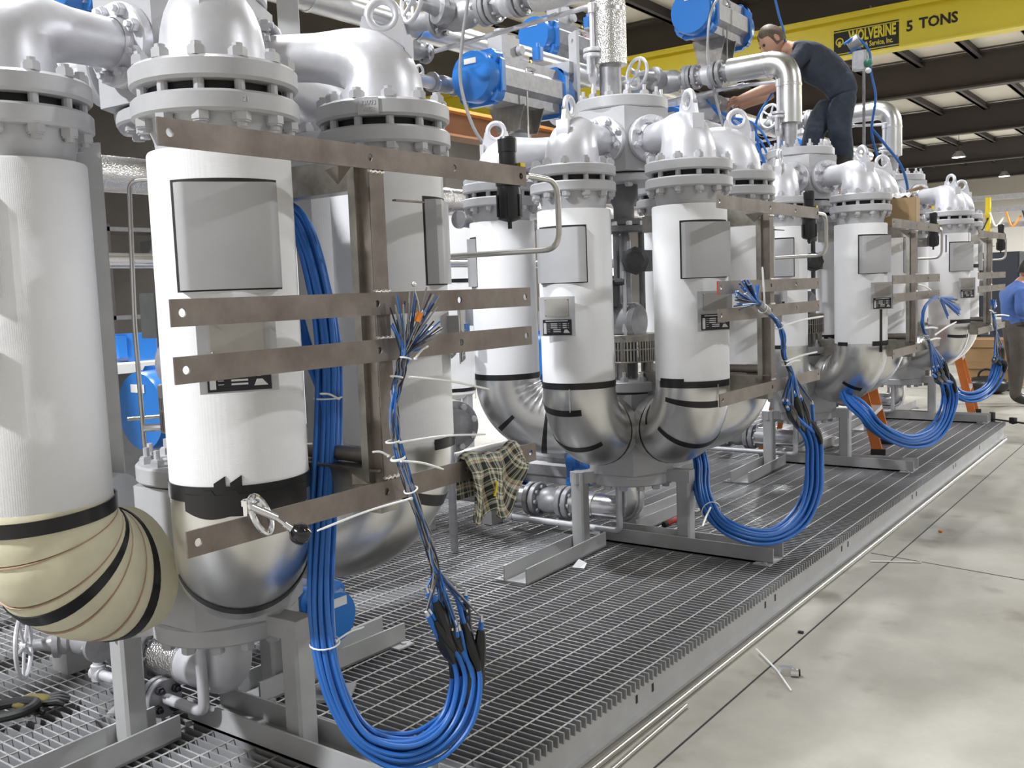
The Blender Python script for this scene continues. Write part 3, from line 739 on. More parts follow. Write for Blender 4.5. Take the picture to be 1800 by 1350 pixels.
flab = ['black air filter on the foreground bracket end with bent steel tube', 'black air filter on the second bracket end', 'black air filter on the third bracket end', 'black air filter on the farthest bracket end']
for k in range(4):
    if k == 0: f = FI; f['label'] = flab[0]; f['group'] = 'air filters on bracket ends'
    else: f = dup(FI, T(-.01,CY[k],0), flab[k])

# ------------------------------------------------------------------ blue cable bundles
def splay_wires(t, tips, way, mats, r=.0016):
    for i, tip in enumerate(tips):
        j = random.uniform(-.006,.006); w = way[:]
        pts = [Vector(p)+Vector((random.uniform(-.007,.007),random.uniform(-.009,.009),random.uniform(-.004,.004))) for p in w]+[Vector(tip)]
        mb = MB(); mb.sweep(smoothline(pts, 4), r, 5); part('wire', mb, mats[i % len(mats)], t)
def zip_tie(t, c, d, R, tail, end, w=.0026):
    mb = MB(); mb.torus(c, d, R, .0022, 16, 6); c = Vector(c)
    mid = (Vector(tail)+Vector(end))/2+Vector((0,0,.005))
    pts = smoothline([Vector(tail), mid, Vector(end)], 6)
    mb.sweep(pts, [w]*(len(pts)-1)+[w*.7], 6); mb.box((0,0,0),(.006,.006,.005), T(*tail)); part('zip_tie', mb, 'nylon', t)
def tube_part(pts, r, m, t, nm, seg=7):
    mb = MB(); mb.sweep(pts, r, seg); return part(nm, mb, m, t)
def make_bundle(label, main, ends, way, tips, ncab, r=.0066, spread=.034, sleeve=.125, up=(0,0,1), seed=1, wr=.0021):
    random.seed(seed)
    t = thing('cable_bundle', label, 'cables', T(0,0,0), 'blue cable bundles looped at the brackets')
    for i in range(ncab):
        col = i % 4; row = i // 4; u = (col-1.5)/1.5*spread*.72+random.uniform(-.004,.004); v = (row-(ncab/4-1)/2)*r*2.05+random.uniform(-.003,.003)
        e = Vector(ends[i % len(ends)])+Vector((random.uniform(-.006,.006),random.uniform(-.012,.012),random.uniform(-.03,.03)+(i//len(ends))*-.05))
        M_ = [Vector(p) for p in main]; pts = []
        n = len(M_)
        for k, p in enumerate(M_):
            tg = (M_[min(k+1,n-1)]-M_[max(k-1,0)]).normalized(); side = tg.cross(Vector((.62,-.78,0))).normalized(); oth = tg.cross(side)
            f = .75+.25*math.sin(k*.9+i)+(.35 if k > n-5 else 0)
            pts.append(p+side*u*f+oth*v)
        # leave the loop towards the own end point
        last = pts[-1]; pts.append(last*.45+e*.55+Vector((0,0,-.01))); pts.append(e)
        line = smoothline(pts, 5)
        cb = tube_part(line, r, 'blue_cable', t, 'cable', 8)
        # black shrink sleeve, bare end, foil
        L_ = 0; q = len(line)-1; a = .02 if i % 3 else .085; s0 = None
        acc = [0]
        for k in range(q, 0, -1): acc.append(acc[-1]+(line[k]-line[k-1]).length)
        def pt(dist):
            for k in range(len(acc)-1):
                if acc[k+1] >= dist:
                    w = (dist-acc[k])/max(1e-6, acc[k+1]-acc[k]); return line[q-k]*(1-w)+line[q-k-1]*w
            return line[0]
        sl = [pt(a+sleeve*k/6) for k in range(7)]
        tube_part(sl, [r*1.5,r*2.1,r*2.3,r*2.3,r*2.1,r*1.7,r*1.1], 'black_tape', cb, 'sleeve', 8)
        d = (line[-1]-line[-2]).normalized(); tube_part([line[-1], line[-1]+d*.016], [r*.8, r*.65], 'foil', cb, 'foil_end', 6)
        # two thin wires to the tied bundle and out to the splay
        for b in range(3):
            tip = Vector(tips[(i*3+b) % len(tips)])+Vector((random.uniform(-.01,.01),random.uniform(-.014,.014),random.uniform(-.02,.02)))
            w = [line[-1]+d*.012]+[Vector(p)+Vector((random.uniform(-.008,.008),random.uniform(-.011,.011),0)) for p in way[1:]]+[tip]
            mb = MB(); mb.sweep(smoothline(w, 4), wr, 5); part('wire', mb, (['blue_wire','grey_wire','dark_wire','grey_wire','blue_wire','grey_wire','dark_wire'] if wr < .003 else ['blue_wire','dark_wire','blue_wire','blue_cable','dark_wire','blue_cable','grey_wire'])[(i*3+b) % 7], cb)
    return t
c1m = [(.25,-.02,1.42),(.36,-.03,1.50),(.45,-.040,1.475),(.53,-.06,1.353),(.57,-.066,1.168),(.57,-.078,.955),(.58,-.118,.746),(.60,-.165,.545),(.62,-.178,.409),(.65,-.165,.283),(.70,-.139,.200),(.76,-.080,.158),(.80,-.004,.160),(.83,.064,.21),(.84,.098,.31)]
c1ends = [(.82,-.016,.544),(.83,.005,.525),(.83,.036,.51),(.82,.078,.502),(.85,.053,.465),(.83,.113,.497),(.85,.078,.438),(.86,.14,.416),(.84,.036,.457),(.83,.016,.476),(.84,.121,.446),(.82,.002,.5)]
c1w = [(.83,.052,.523),(.832,.004,.608),(.835,-.031,.701),(.835,-.07,.806),(.83,-.101,.906),(.825,-.109,.987),(.82,-.095,1.051),(.82,-.073,1.096),(.82,-.056,1.134)]
c1t = [(.83,-.062,1.263),(.83,-.022,1.268),(.84,.028,1.282),(.84,.033,1.262),(.83,-.099,1.219),(.82,-.078,1.235),(.85,.034,1.199),(.84,.012,1.196),(.84,-.012,1.23),(.83,.006,1.218),(.82,-.04,1.22),(.84,-.026,1.226),(.83,-.037,1.207),(.84,0,1.164),(.83,-.057,1.188)]
cb1 = make_bundle('big foreground bundle of blue cables with black sleeves and white zip ties', c1m, c1ends, c1w, c1t, 18, seed=3)
for c, d, R, a, e in (((.825,-.094,1.088),(0,.25,1),.014,(.84,-.070,1.086),(.88,.182,1.032)), ((.825,-.118,.940),(0,-.1,1),.015,(.84,-.108,.938),(.88,.159,.921)),
                      ((.828,-.106,.900),(0,-.2,1),.016,(.845,-.112,.895),(.88,-.006,.860)), ((.838,-.078,.820),(0,-.4,1),.016,(.858,-.100,.806),(.90,-.426,.808)), ((.822,-.058,1.128),(0,.3,1),.013,(.84,-.043,1.127),(.87,-.029,1.155)),
                      ((.57,-.075,1.028),(0,0,1),.034,(.60,-.068,1.026),(.61,-.136,1.046)), ((.62,-.176,.44),(.1,-.1,1),.036,(.65,-.165,.447),(.67,-.09,.462)), ((.828,-.106,.898),(0,-.2,1),.0165,(.812,-.120,.906),(.79,-.150,.918))):
    zip_tie(cb1, c, d, R, a, e)
mb = MB(); mb.cyl((.838,-.028,1.212),(.842,-.022,1.234),.0075,10); part('orange_tag', mb, 'orange_tag', cb1)
mb = MB(); mb.sweep(smoothline([(.825,-.04,1.16),(.835,-.02,1.215),(.84,-.022,1.25),(.84,-.036,1.292)],5), .0016, 5); mb.sphere((.84,-.036,1.300),.006,8); part('shield_wire', mb, 'foil', cb1)
# second strand that hangs behind
random.seed(5)
for i in range(5):
    o = (i-2)*.012; pts = [(.30,-.09+o,1.30),(.40,-.11+o,1.36),(.47,-.105+o,1.30),(.53,-.10+o*.6,1.15),(.57,-.085+o*.4,1.02),(.58,-.09+o*.3,.90)]
    tube_part(smoothline(pts,5), .0066, 'blue_cable', cb1, 'cable', 8)

c2m = [(.26,2.66,.44),(.30,2.60,.37),(.36,2.47,.30),(.46,2.34,.24),(.58,2.25,.19),(.68,2.31,.145),(.74,2.46,.125),(.78,2.64,.165),(.80,2.755,.27),(.80,2.785,.40),(.80,2.765,.52)]
c2ends = [(.80,2.427,.743),(.80,2.512,.741),(.80,2.591,.738),(.80,2.673,.718),(.79,2.509,.705),(.79,2.596,.70),(.80,2.733,.69),(.79,2.426,.718)]
c2w = [(.80,2.541,.769),(.815,2.452,.868),(.82,2.352,.952),(.82,2.341,1.04),(.82,2.277,1.104),(.825,2.165,1.145),(.825,2.057,1.185)]
c2t = [(.83,1.831,1.242),(.83,1.887,1.272),(.83,1.937,1.267),(.83,2.059,1.254),(.82,1.843,1.22),(.82,1.853,1.202),(.83,1.922,1.25),(.84,1.89,1.234),(.83,1.856,1.18),(.84,1.93,1.249)]
cb2 = make_bundle('second bundle of blue cables, wires splayed to the left over the bracket', c2m, c2ends, c2w, c2t, 12, r=.0085, spread=.042, sleeve=.14, seed=11, wr=.0034)
for c, d, R, a, e in (((.825,2.110,1.165),(0,-.9,.4),.019,(.84,2.091,1.171),(.85,2.048,1.334)), ((.82,2.300,1.080),(0,-.5,.9),.019,(.84,2.29,1.085),(.88,2.687,1.107)), ((.818,2.38,.93),(0,-.1,1),.018,(.835,2.345,.928),(.88,2.60,.950)), ((.818,2.39,.91),(0,-.2,1),.02,(.835,2.35,.914),(.86,2.44,.925)),
                      ((.48,2.32,.235),(.5,-.5,-.2),.045,(.50,2.27,.262),(.60,1.975,.252))):
    zip_tie(cb2, c, d, R, a, e, .0045)
mb = MB(); mb.sweep([(.824,2.165,1.15),(.824,2.11,1.17),(.826,2.06,1.188)], [.017,.019,.016], 10); part('wrap', mb, 'grey_wire', cb2)
c3m = [(.40,4.52,.52),(.50,4.36,.50),(.58,4.33,.44),(.62,4.369,.37),(.67,4.562,.274),(.72,4.843,.20),(.76,5.198,.185),(.79,5.439,.252),(.80,5.59,.382),(.80,5.55,.488)]
c3e = [(.8,5.095,.687),(.8,5.221,.685),(.8,5.334,.679),(.8,5.451,.65),(.79,5.218,.638),(.8,5.538,.59)]
c3w = [(.8,5.22,.715),(.81,4.941,.849),(.815,4.765,.951),(.82,4.75,1.041),(.82,4.907,1.109),(.82,5.165,1.127)]
c3t = [(.83,5.732,1.022),(.82,5.658,1.085),(.82,5.57,1.104),(.83,5.697,.995),(.81,5.531,1.05),(.82,5.402,.992),(.81,5.827,1.047)]
cb3 = make_bundle('third bundle of blue cables, loose wire ends drooping to the right', c3m, c3e, c3w, c3t, 12, r=.010, spread=.05, sleeve=.17, seed=21, wr=.0040)
for c, d, R, a, e in (((.82,5.10,1.12),(0,1,.1),.02,(.82,4.94,1.181),(.83,4.60,1.223)), ((.818,4.78,.955),(0,0,1),.02,(.835,4.739,.945),(.85,4.993,.931)), ((.815,4.83,.89),(0,.3,1),.02,(.83,5.005,.885),(.86,5.485,.948)), ((.815,4.86,.87),(0,.3,1),.02,(.83,4.885,.86),(.85,5.072,.859))):
    zip_tie(cb3, c, d, R, a, e, .006)
c4m = [(.45,6.86,.42),(.55,6.80,.344),(.60,6.813,.288),(.66,6.969,.249),(.72,7.23,.266),(.77,7.391,.359),(.80,7.441,.493)]
c4e = [(.8,7.205,.647),(.8,7.356,.636),(.8,7.512,.611),(.79,7.339,.599)]
cb4 = make_bundle('farthest bundle of blue cables, beside the person in the blue shirt', c4m, c4e, [(.8,7.328,.672),(.81,7.197,.80),(.815,7.07,.911),(.815,7.042,.973)], [(.81,7.159,1.039),(.81,7.015,1.053),(.81,7.177,1.015)], 10, r=.010, spread=.045, sleeve=.14, seed=31, wr=.0045)
zip_tie(cb4, (.815,7.08,.92), (0,-.2,1), .02, (.83,7.04,.93), (.86,7.5,.905), .006)
zip_tie(cb4, (.815,7.06,.95), (0,-.2,1), .02, (.83,7.0,.95), (.85,6.7,.985), .005)

# ------------------------------------------------------------------ clamp, shirt and tool on the foreground bracket
t = thing('hand_clamp', 'silver toggle clamp with round black knob gripping the lowest bar', 'clamp', T(0,0,0))
mb = MB(); mb.sweep([(.80+.010*math.cos(a)*0+.012,-.495+.026*math.cos(a)*.9-.008*math.sin(a),.846+.038*math.sin(a)+.014*math.cos(a)*-1) for a in [2*PI*i/24 for i in range(24)]], .0065, 8, closed=True, ref=(1,0,0)); part('loop', mb, 'chrome', t)
mb = MB(); mb.cyl((.815,-.520,.868),(.835,-.474,.838),.008,12); part('sleeve', mb, 'chrome', t)
mb = MB(); mb.cyl((.832,-.480,.842),(.850,-.452,.812),.0045,10); mb.cyl((.842,-.462,.824),(.851,-.447,.808),.0075,12,.0085); part('screw', mb, 'chrome', t)
M = frame((.850,-.446,.810),(.46,.62,-.64)); mb = MB(M); mb.lathe([(0,-.004),(.010,-.004),(.013,0),(.0205,.006),(.0225,.013),(.0225,.022),(.018,.033),(.010,.0375),(.006,.0375),(.005,.034),(0,.034)], 24)
part('knob', mb, 'black_gloss', t)
mb = MB(); mb.box((.776,-.490,.850),(.012,.03,.05)); mb.box((.798,-.505,.868),(.05,.012,.012)); part('jaw', mb, 'chrome', t, 0)

def make_shirt():
    mb = MB(); vs = []; fs = []; nu, nv = 40, 34; uv = []
    for j in range(nv+1):
        for i in range(nu+1):
            u = i/nu; v = j/nv                         # u along the bar, v from the back hem over the bar to the front hem
            y = .170+.225*u; s = (v-.30)
            lenf = (.118+.035*math.sin(u*PI*1.1+.2)-.070*max(0,u-.60)/.40+.022*math.sin(u*13)) if s > 0 else .10
            fold = math.sin(u*15+v*2.5)*.5+math.sin(u*27+1.3-v*4)*.3
            if s > 0:
                d = s/.70; x = .797+.020*min(1,d*5)+(.020*fold)*min(1,d*2.2)+.012*d; z = .838+.012*(1-min(1,d*6))-lenf*d-.012*u*0
                y += .018*math.sin(d*3+u*5)*d+(.03*d*(u-.35) if d > .3 else 0)
            else:
                d = -s/.30; x = .783-.016*min(1,d*5)+.010*fold*min(1,d*2); z = .838+.012*(1-min(1,d*6))-lenf*d
            z += .016*max(0, math.sin(u*7.5+.3))*max(0,1-abs(s)*4)+.004*fold
            vs.append((x,y,z)); uv.append((u*1.0+.05*math.sin(v*4), v*1.15))
    for j in range(nv):
        for i in range(nu):
            a = j*(nu+1)+i; fs.append((a,a+1,a+nu+2,a+nu+1))
    me = bpy.data.meshes.new('shirt'); me.from_pydata(vs, [], fs); l = me.uv_layers.new(name='UVMap')
    for lp in me.loops: l.data[lp.index].uv = uv[lp.vertex_index]
    me.materials.append(MT['plaid']); me.shade_smooth()
    o = link('shirt', me); tag(o, 'plaid flannel shirt draped over the lowest foreground bar', 'shirt')
    md = o.modifiers.new('thick', 'SOLIDIFY'); md.thickness = .005; md.offset = 0
    mb = MB(); mb.sweep(smoothline([(.842,.235,.745),(.845,.241,.765),(.843,.246,.782)],5), .0035, 6); part('yellow_strap', mb, 'yellow_plastic', o)
make_shirt()

# ------------------------------------------------------------------ actuators on ball valves
def octo(r, c=.42): 
    k = r*c; return [(r,-k),(r,k),(k,r),(-k,r),(-r,k),(-r,-k),(-k,-r),(k,-r)]
def make_actuator(nm, label, M, r=.15, L_=.62, valve=True, group=None, stand=.26, foot=None):
    """double acting actuator, axis along local Y, blue cap towards -Y"""
    t = thing(nm, label, 'actuator', M, group)
    def caps(sg):
        F = frame((0, sg*L_/2, 0), (0, sg, 0)); mb = MB(F)
        mb.prism(octo(r*1.03,.55), 0, .035); mb.lathe([(r*.97,.035),(r*.95,.112),(r*.92,.124),(0,.126)], 40, cap=False)
        for k in range(4):
            a = PI/4+k*PI/2; mb.lathe([(.045,.0),(.040,.06),(.0,.065)], 12, T(r*.93*math.cos(a), r*.93*math.sin(a), 0), cap=False)
        c = part('end_cap', mb, 'blue_paint', t, 40)
        for k in range(4):
            a = PI/4+k*PI/2; mb = MB(F); mb.hexnut((r*.96*math.cos(a), r*.96*math.sin(a), .06), (0,0,1), .015, .018); part('cap_bolt', mb, 'chrome', c, 0)
        mb = MB(F @ RZ(0)); mb.box((0, r*.55*(1), .1275), (.085,.030,.003)); lb = part('label_plate', mb, 'paper', c, 0)
        return c
    caps(-1); caps(1)
    b = r*.93; mb = MB(frame((0,-L_/2,0),(0,1,0))); mb.prism([(b,-b*.35),(b,b*.35),(b*.72,b*.55),(b*.72,b*.92),(-b*.72,b*.92),(-b*.72,b*.55),(-b,b*.35),(-b,-b*.35),(-b*.72,-b*.55),(-b*.72,-b*.92),(b*.72,-b*.92),(b*.72,-b*.55)], 0, L_); part('cylinder_body', mb, 'valve_grey', t, 0)
    mb = MB(); mb.box((0,-L_*.18,b+.055),(.13,.17,.13), None, .015); mb.cyl((0,-L_*.22,b+.11),(0,-L_*.22,b+.17),.04,16); mb.cyl((.07,-L_*.1,b+.05),(.10,-L_*.1,b+.05),.028,14); mb.cyl((.0,-L_*.06,b+.11),(.0,-L_*.06,b+.15),.03,14); part('switch_box', mb, 'panel_grey', t)
    mb = MB(); mb.box((.06,L_*.06,b*.55),(.05,.06,.12)); mb.box((.088,L_*.06,b*.55+.02),(.01,.02,.14)); sb = part('pilot_valve', mb, 'slot_dark', t, 0)
    for k in range(3):
        mb = MB(); mb.cyl((.088,L_*.04,b*.35+.045*k),(.10,L_*.04,b*.35+.045*k),.010,8); part('brass_port', mb, 'brass', sb)
    mb = MB(); mb.box((.090,L_*.105,b*.5),(.012,.022,.08)); part('red_label', mb, 'red_label', sb, 0)
    mb = MB(); mb.box((.08,L_*.20,b+.06),(.06,.055,.075), None, .01); mb.cyl((.08,L_*.20,b+.09),(.08,L_*.20,b+.125),.014,10); part('solenoid', mb, 'blue_paint', t, 30)
    mb = MB(); mb.sweep(bendline([(.09,L_*.05,b*.6),(.13,L_*.05,b*.6),(.13,-L_*.12,b*.62),(.13,-L_*.12,-r-stand*.8)],.03), .006, 8); part('tube', mb, 'tube_steel', t)
    if valve:
        for y in (-.10,.10):
            mb = MB(); mb.add([(-.13,y-.004,-r*.86),(.13,y-.004,-r*.86),(.075,y-.004,-r*.86-stand*.55),(-.075,y-.004,-r*.86-stand*.55),(-.13,y+.004,-r*.86),(.13,y+.004,-r*.86),(.075,y+.004,-r*.86-stand*.55),(-.075,y+.004,-r*.86-stand*.55)], [(0,1,2,3),(7,6,5,4),(0,4,5,1),(1,5,6,2),(2,6,7,3),(3,7,4,0)])
            part('mount_plate', mb, 'mill_box', t, 0)
        mb = MB(); mb.cyl((0,0,-r*.86),(0,0,-r*.86-stand),.022,12); mb.lathe([(.05,0),(.06,.02),(.06,.06),(.04,.08)], 20, T(0,0,-r*.86-stand*.8)); part('stem', mb, 'valve_grey', t)
        zc = -r*.86-stand-.07
        if foot is not None:
            mb = MB(); mb.box((0,0,(zc-.09+foot)/2),(.07,.07,zc-.09-foot)); mb.box((0,0,foot+.006),(.16,.16,.012)); part('pedestal', mb, 'skid_paint', t, 0)
        mb = MB(frame((0,-.17,zc),(0,1,0))); mb.lathe([(.05,0),(.10,0),(.10,.03),(.065,.035),(.075,.07),(.095,.12),(.10,.17),(.095,.22),(.075,.27),(.065,.305),(.10,.31),(.10,.34),(.05,.34)], 28); vb = part('ball_valve_body', mb, 'valve_grey', t)
        for y in (-.135,.135):
            for k in range(8):
                a = k*PI/4+.2; link('nut', NUT_S, vb, frame((.085*math.cos(a), y, zc+.085*math.sin(a)), (0, 1 if y < 0 else -1, 0)))
    return t
AG = 'blue capped actuators behind the clusters'
al = ['blue capped actuator at the top left corner, mostly out of the picture', 'blue capped actuator left of the picture centre with a white cable in front', 'blue capped actuator showing below the thin pipe, left of the bending person', 'blue capped actuator hidden behind the farthest cluster']
for k in range(4): make_actuator('valve_actuator', al[k], T(-1.10,3.10+CY[k]-S,2.49), group=AG)
mb = MB(); mb.torus((.189,.122,2.007),(.75,-.35,.1),.036,.009,24,10); mb.cyl((.165,.10,1.972),(.13,.06,1.965),.014,10); part('eye_bolt', mb, 'silver_paint', cols[0])
bl = ['big blue capped actuator low down, seen in the gap beside the left vessel', 'blue capped actuator low behind the slotted motor cage', 'low blue capped actuator behind the third cluster', 'low blue capped actuator behind the farthest cluster']
for k in range(4): make_actuator('valve_actuator', bl[k], T(-.84,.72+CY[k],.885), r=.155, L_=.6, group=AG, stand=.2, foot=-.885)
make_actuator('valve_actuator', 'upper blue and grey actuator behind the one left of centre', T(-1.62,4.52,3.06), r=.14, L_=.7, group=AG, stand=.3)
make_actuator('valve_actuator', 'tilted looking blue and grey actuator at the top edge on trapezoid bracket', T(-.78,5.22,3.22), r=.165, L_=.56, group=AG, stand=.42)
make_actuator('valve_actuator', 'small blue actuator near the deck behind the foreground cable loop', T(-.30,.46,.20) @ RZ(PI/2), r=.092, L_=.30, valve=False, group=AG)
make_actuator('valve_actuator', 'small blue actuator near the deck behind the plaid shirt', T(-.60,2.62,.30) @ RZ(PI/2), r=.085, L_=.30, valve=False, group=AG)

# ------------------------------------------------------------------ pipes
def pipe_thing(nm, label, pts, r, m, cat='pipe', group=None, bend=.12, seams=()):
    t = thing(nm, label, cat, T(0,0,0), group)
    mb = MB(); mb.sweep(bendline(pts, bend, 7), r, 24); part('pipe_run', mb, m, t, 50)
    for p, d in seams:
        mb = MB(M=frame(p, d)); mb.lathe([(r,-.012),(r+.003,-.010),(r+.003,.010),(r,.012)], 24, cap=False); part('seam_band', mb, m, t)
    return t
pipe_thing('header_pipe', 'shiny metal clad header pipe running high behind the clusters', [(-1.35,-2.2,2.76),(-1.35,11,2.80)], .075, 'steel_clad', seams=[((-1.35,y,2.77),(0,1,0)) for y in (.9,1.7,2.5,3.4,5.0,6.2,7.6)])
pipe_thing('header_pipe', 'embossed metal clad header pipe behind the vessels at flange height', [(-1.1,-2.2,1.78),(-1.1,10,1.78)], .070, 'stucco_clad', seams=[((-1.1,y,1.78),(0,1,0)) for y in (.2,1.2,2.4,3.4,4.8)])
pipe_thing('header_pipe', 'thin bright pipe behind the vessels at mid height', [(-1.1,-2.2,1.455),(-1.1,10,1.43)], .030, 'bright_clad')
pipe_thing('header_pipe', 'grey painted pipe under the shiny header, carrying a small hand wheel', [(-1.35,-2.2,2.48),(-1.35,9,2.49)], .036, 'silver_paint')
pipe_thing('header_pipe', 'low clad pipe along the deck behind the stands', [(-1.2,-1.2,.30),(-1.2,7.2,.30)], .065, 'steel_clad')
# gate valve: flanges along local X, hand wheel towards local -Y (wheel_dir)
def gate_valve(label, M, s=1., wheel=.085, wd=(-.75,-.60,.25), group='small hand wheel valves'):
    t = thing('gate_valve', label, 'valve', M, group)
    X = frame((-.12*s,0,0),(1,0,0)); mb = MB(X)
    mb.lathe([(.03*s,0),(.062*s,0),(.062*s,.018*s),(.036*s,.022*s),(.036*s,.05*s),(.052*s,.075*s),(.056*s,.12*s),(.052*s,.165*s),(.036*s,.19*s),(.036*s,.218*s),(.062*s,.222*s),(.062*s,.24*s),(.03*s,.24*s)], 28); vb = part('valve_body', mb, 'valve_grey', t)
    for x, sg in ((-.098,1),(.098,-1)):
        for k in range(6):
            a = k*PI/3; mb = MB(); mb.hexnut((x*s, .05*s*math.cos(a), .05*s*math.sin(a)), (sg,0,0), .010*s, .012*s); part('bolt', mb, 'valve_grey', vb, 0)
    d = Vector(wd).normalized(); B = frame((0,0,0), d); mb = MB(B)
    mb.lathe([(.03*s,.03*s),(.045*s,.05*s),(.045*s,.075*s),(.055*s,.08*s),(.055*s,.10*s),(.03*s,.105*s),(.022*s,.14*s),(.022*s,.17*s),(.0,.17*s)], 20); part('bonnet', mb, 'valve_grey', t)
    mb = MB(B); mb.cyl((0,0,.15*s),(0,0,.235*s),.008*s,10); part('stem', mb, 'chrome', t)
    mb = MB(B); mb.torus((0,0,.205*s),(0,0,1),wheel,.0085*s,36,8); mb.lathe([(.006*s,.195*s),(.018*s,.195*s),(.018*s,.216*s),(.006*s,.216*s)], 14)
    for k in range(5):
        a = k*2*PI/5; mb.cyl((.012*s*math.cos(a),.012*s*math.sin(a),.203*s),(wheel*math.cos(a),wheel*math.sin(a),.206*s),.006*s,6)
    part('hand_wheel', mb, 'silver_paint', t)
    return t
gl = ['gate valve out of the picture above the left vessels', 'gate valve with spoked hand wheel at the top edge, left of centre', 'gate valve with white hand wheel left of the clad pipe elbow', 'gate valve hidden behind the bending person']
PY = [0., 2.40, 4.76, 7.24]
for k in range(4):
    y = PY[k]; xp = -.04
    zt = 2.74
    t = thing('outlet_pipe', ['clad outlet pipe above the nearest manifold, out of the picture', 'embossed clad vertical pipe on the central manifold block', 'shiny clad pipe elbow in front of the bending person', 'farthest shiny clad pipe elbow right of the bending person'][k], 'pipe', T(0,0,0), 'clad outlet pipes on the manifolds')
    mb = MB(); mb.cyl((xp,y,2.150),(xp,y,2.34),.052,24); mb.lathe([(.05,0),(.075,0),(.075,.012),(.05,.012)],24,T(xp,y,2.155)); part('neck', mb, 'valve_grey', t)
    pts = bendline([(xp,y,2.33),(xp,y,zt),(xp-.42,y,zt)], .15, 9)
    n = len(pts)
    def rf2(i, a): 
        return 1.+.022*max(0,math.sin(a+PI))*abs(math.sin(i*1.57)) if 1 < i < 11 else 1.
    mb = MB(); mb.sweep(pts, .082, 32, True, rf2, ref=(0,1,0)); part('cladding', mb, 'stucco_clad' if k < 2 else 'steel_clad', t, 50)
    for p, d in (((xp,y,zt-.16),(0,0,1)), ((xp-.16,y,zt),(1,0,0))):
        mb = MB(frame(p,d)); mb.lathe([(.082,-.010),(.0845,-.008),(.0845,.008),(.082,.010)], 32, cap=False); part('seam_band', mb, 'steel_clad', t)
    mb = MB(); mb.cyl((xp-.42,y,zt),(xp-.50,y,zt),.05,20); part('pipe_stub', mb, 'valve_grey', t)
    for x in (xp-.475, xp-.515, xp-.66, xp-.70):
        mb = MB(frame((x,y,zt),(-1,0,0))); mb.lathe(ring(.03,.085,0,.028,.003), 32); fl_ = part('pipe_flange', mb, 'valve_grey', t)
        for q in range(8):
            a = q*PI/4; mb = MB(); mb.hexnut((x+.004,y+.066*math.cos(a),zt+.066*math.sin(a)),(1,0,0),.011,.013); part('bolt', mb, 'chrome', fl_, 0)
    mb = MB(); mb.cyl((xp-.50,y,zt),(xp-.68,y,zt),.048,20); mb.lathe([(.05,0),(.066,.02),(.066,.07),(.05,.09)],24,frame((xp-.545,y,zt),(-1,0,0))); part('check_valve', mb, 'silver_paint', t)
    mb = MB(); mb.cyl((xp-.70,y,zt),(-1.36,y,zt+.02),.05,20); part('pipe_stub', mb, 'valve_grey', t)
    gate_valve(gl[k], T(xp-.90,y,zt), 1.45, .105, (-.30,-.85,.10), 'hand wheel valves on the outlet pipes')
    # thin vent pipe beside it
    a = thing('vent_pipe', ['thin pale vent pipe above the nearest manifold, out of the picture', 'thin pale pipe slanting across left of the central block', 'thin pale pipe below the gate valve with the white hand wheel', 'thin pale pipe at the farthest block, right of the bending person'][k], 'pipe', T(0,0,0), 'thin pale vent pipes')
    zb = 2.62
    mb = MB(); mb.sweep(bendline([(-1.40,y+.10,zb-.01),(-.42,y+.10,zb+.03),(-.085,y-.08,zb-.02),(-.085,y-.08,2.36),(-.085,y-.08,2.15)], .03, 5), .0125, 12); part('pipe_run', mb, 'silver_paint', a, 50)
    for p, d in (((-.42,y+.10,zb+.03),(1,-.3,0)), ((-.085,y-.08,zb-.03),(0,0,1)), ((-1.30,y+.10,zb),(1,0,0))):
        mb = MB(frame(p,d)); mb.lathe([(.0125,-.025),(.018,-.022),(.018,.022),(.0125,.025)], 14); part('elbow_fitting', mb, 'silver_paint', a)
    for z in (2.36, 2.385):
        mb = MB(T(-.085,y-.08,z)); mb.lathe(ring(.01,.046,0,.018,.003), 24); part('small_flange', mb, 'silver_paint', a)
    mb = MB(); mb.cyl((-.085,y-.12,2.28),(-.085,y-.12,2.36),.010,8); mb.lathe([(.012,0),(.024,.02),(.024,.07),(.012,.09)],14,T(-.085,y-.08,2.24)); part('small_valve', mb, 'silver_paint', a)

gate_valve('small hand wheel valve on the grey pipe left of the blue actuator', T(-1.35,2.72,2.49) @ RZ(PI/2), .9, .065, (-.2,.9,.35))
gate_valve('thin hand wheel valve beside the lifting eye of the third foreground vessel', T(-1.18,2.28,2.58) @ RZ(PI/2), .9, .085, (.1,.9,.1))
gate_valve('small dark valve between the foreground bracket and the next vessel', T(-1.02,2.50,1.675) @ RZ(PI/2), .8, .05, (.85,-.2,.2))
gate_valve('hand wheel valve low under the white vessel at the left edge', T(-.36,-.25,.285), .8, .090, (-.62,-.75,.0))
gate_valve('grey hand wheel valve under the plaid shirt', T(-1.15,1.95,.35) @ RZ(PI/2), 1.2, .10, (.4,-.8,.2))
# flanged line behind the third foreground vessel
t = thing('flange_joint', 'round grey bolted flange low behind the plaid shirt', 'flange', T(-.72,1.92,.62) @ RZ(-.5))
mb = MB(frame((0,0,0),(1,0,0))); mb.lathe(ring(.02,.13,0,.035,.004), 36); mb.lathe(ring(.02,.13,-.045,-.01,.004), 36); mb.lathe([(.07,.035),(.09,.06),(.05,.08),(0,.08)], 24, cap=False); fb = part('flange_plate', mb, 'valve_grey', t)
for k in range(8):
    a = k*PI/4+.3; link('nut', NUT_S, fb, frame((.035,.105*math.cos(a),.105*math.sin(a)),(1,0,0)))
mb = MB(); mb.cyl((-.04,0,0),(-.5,0,0),.07,20); mb.cyl((-.45,0,.0),(-.45,0,-.62),.05,16); part('pipe_stub', mb, 'stucco_clad', t)
t = thing('control_valve', 'small silver valve with blue part between the foreground vessel and the next', 'valve', T(-.62,1.78,1.02))
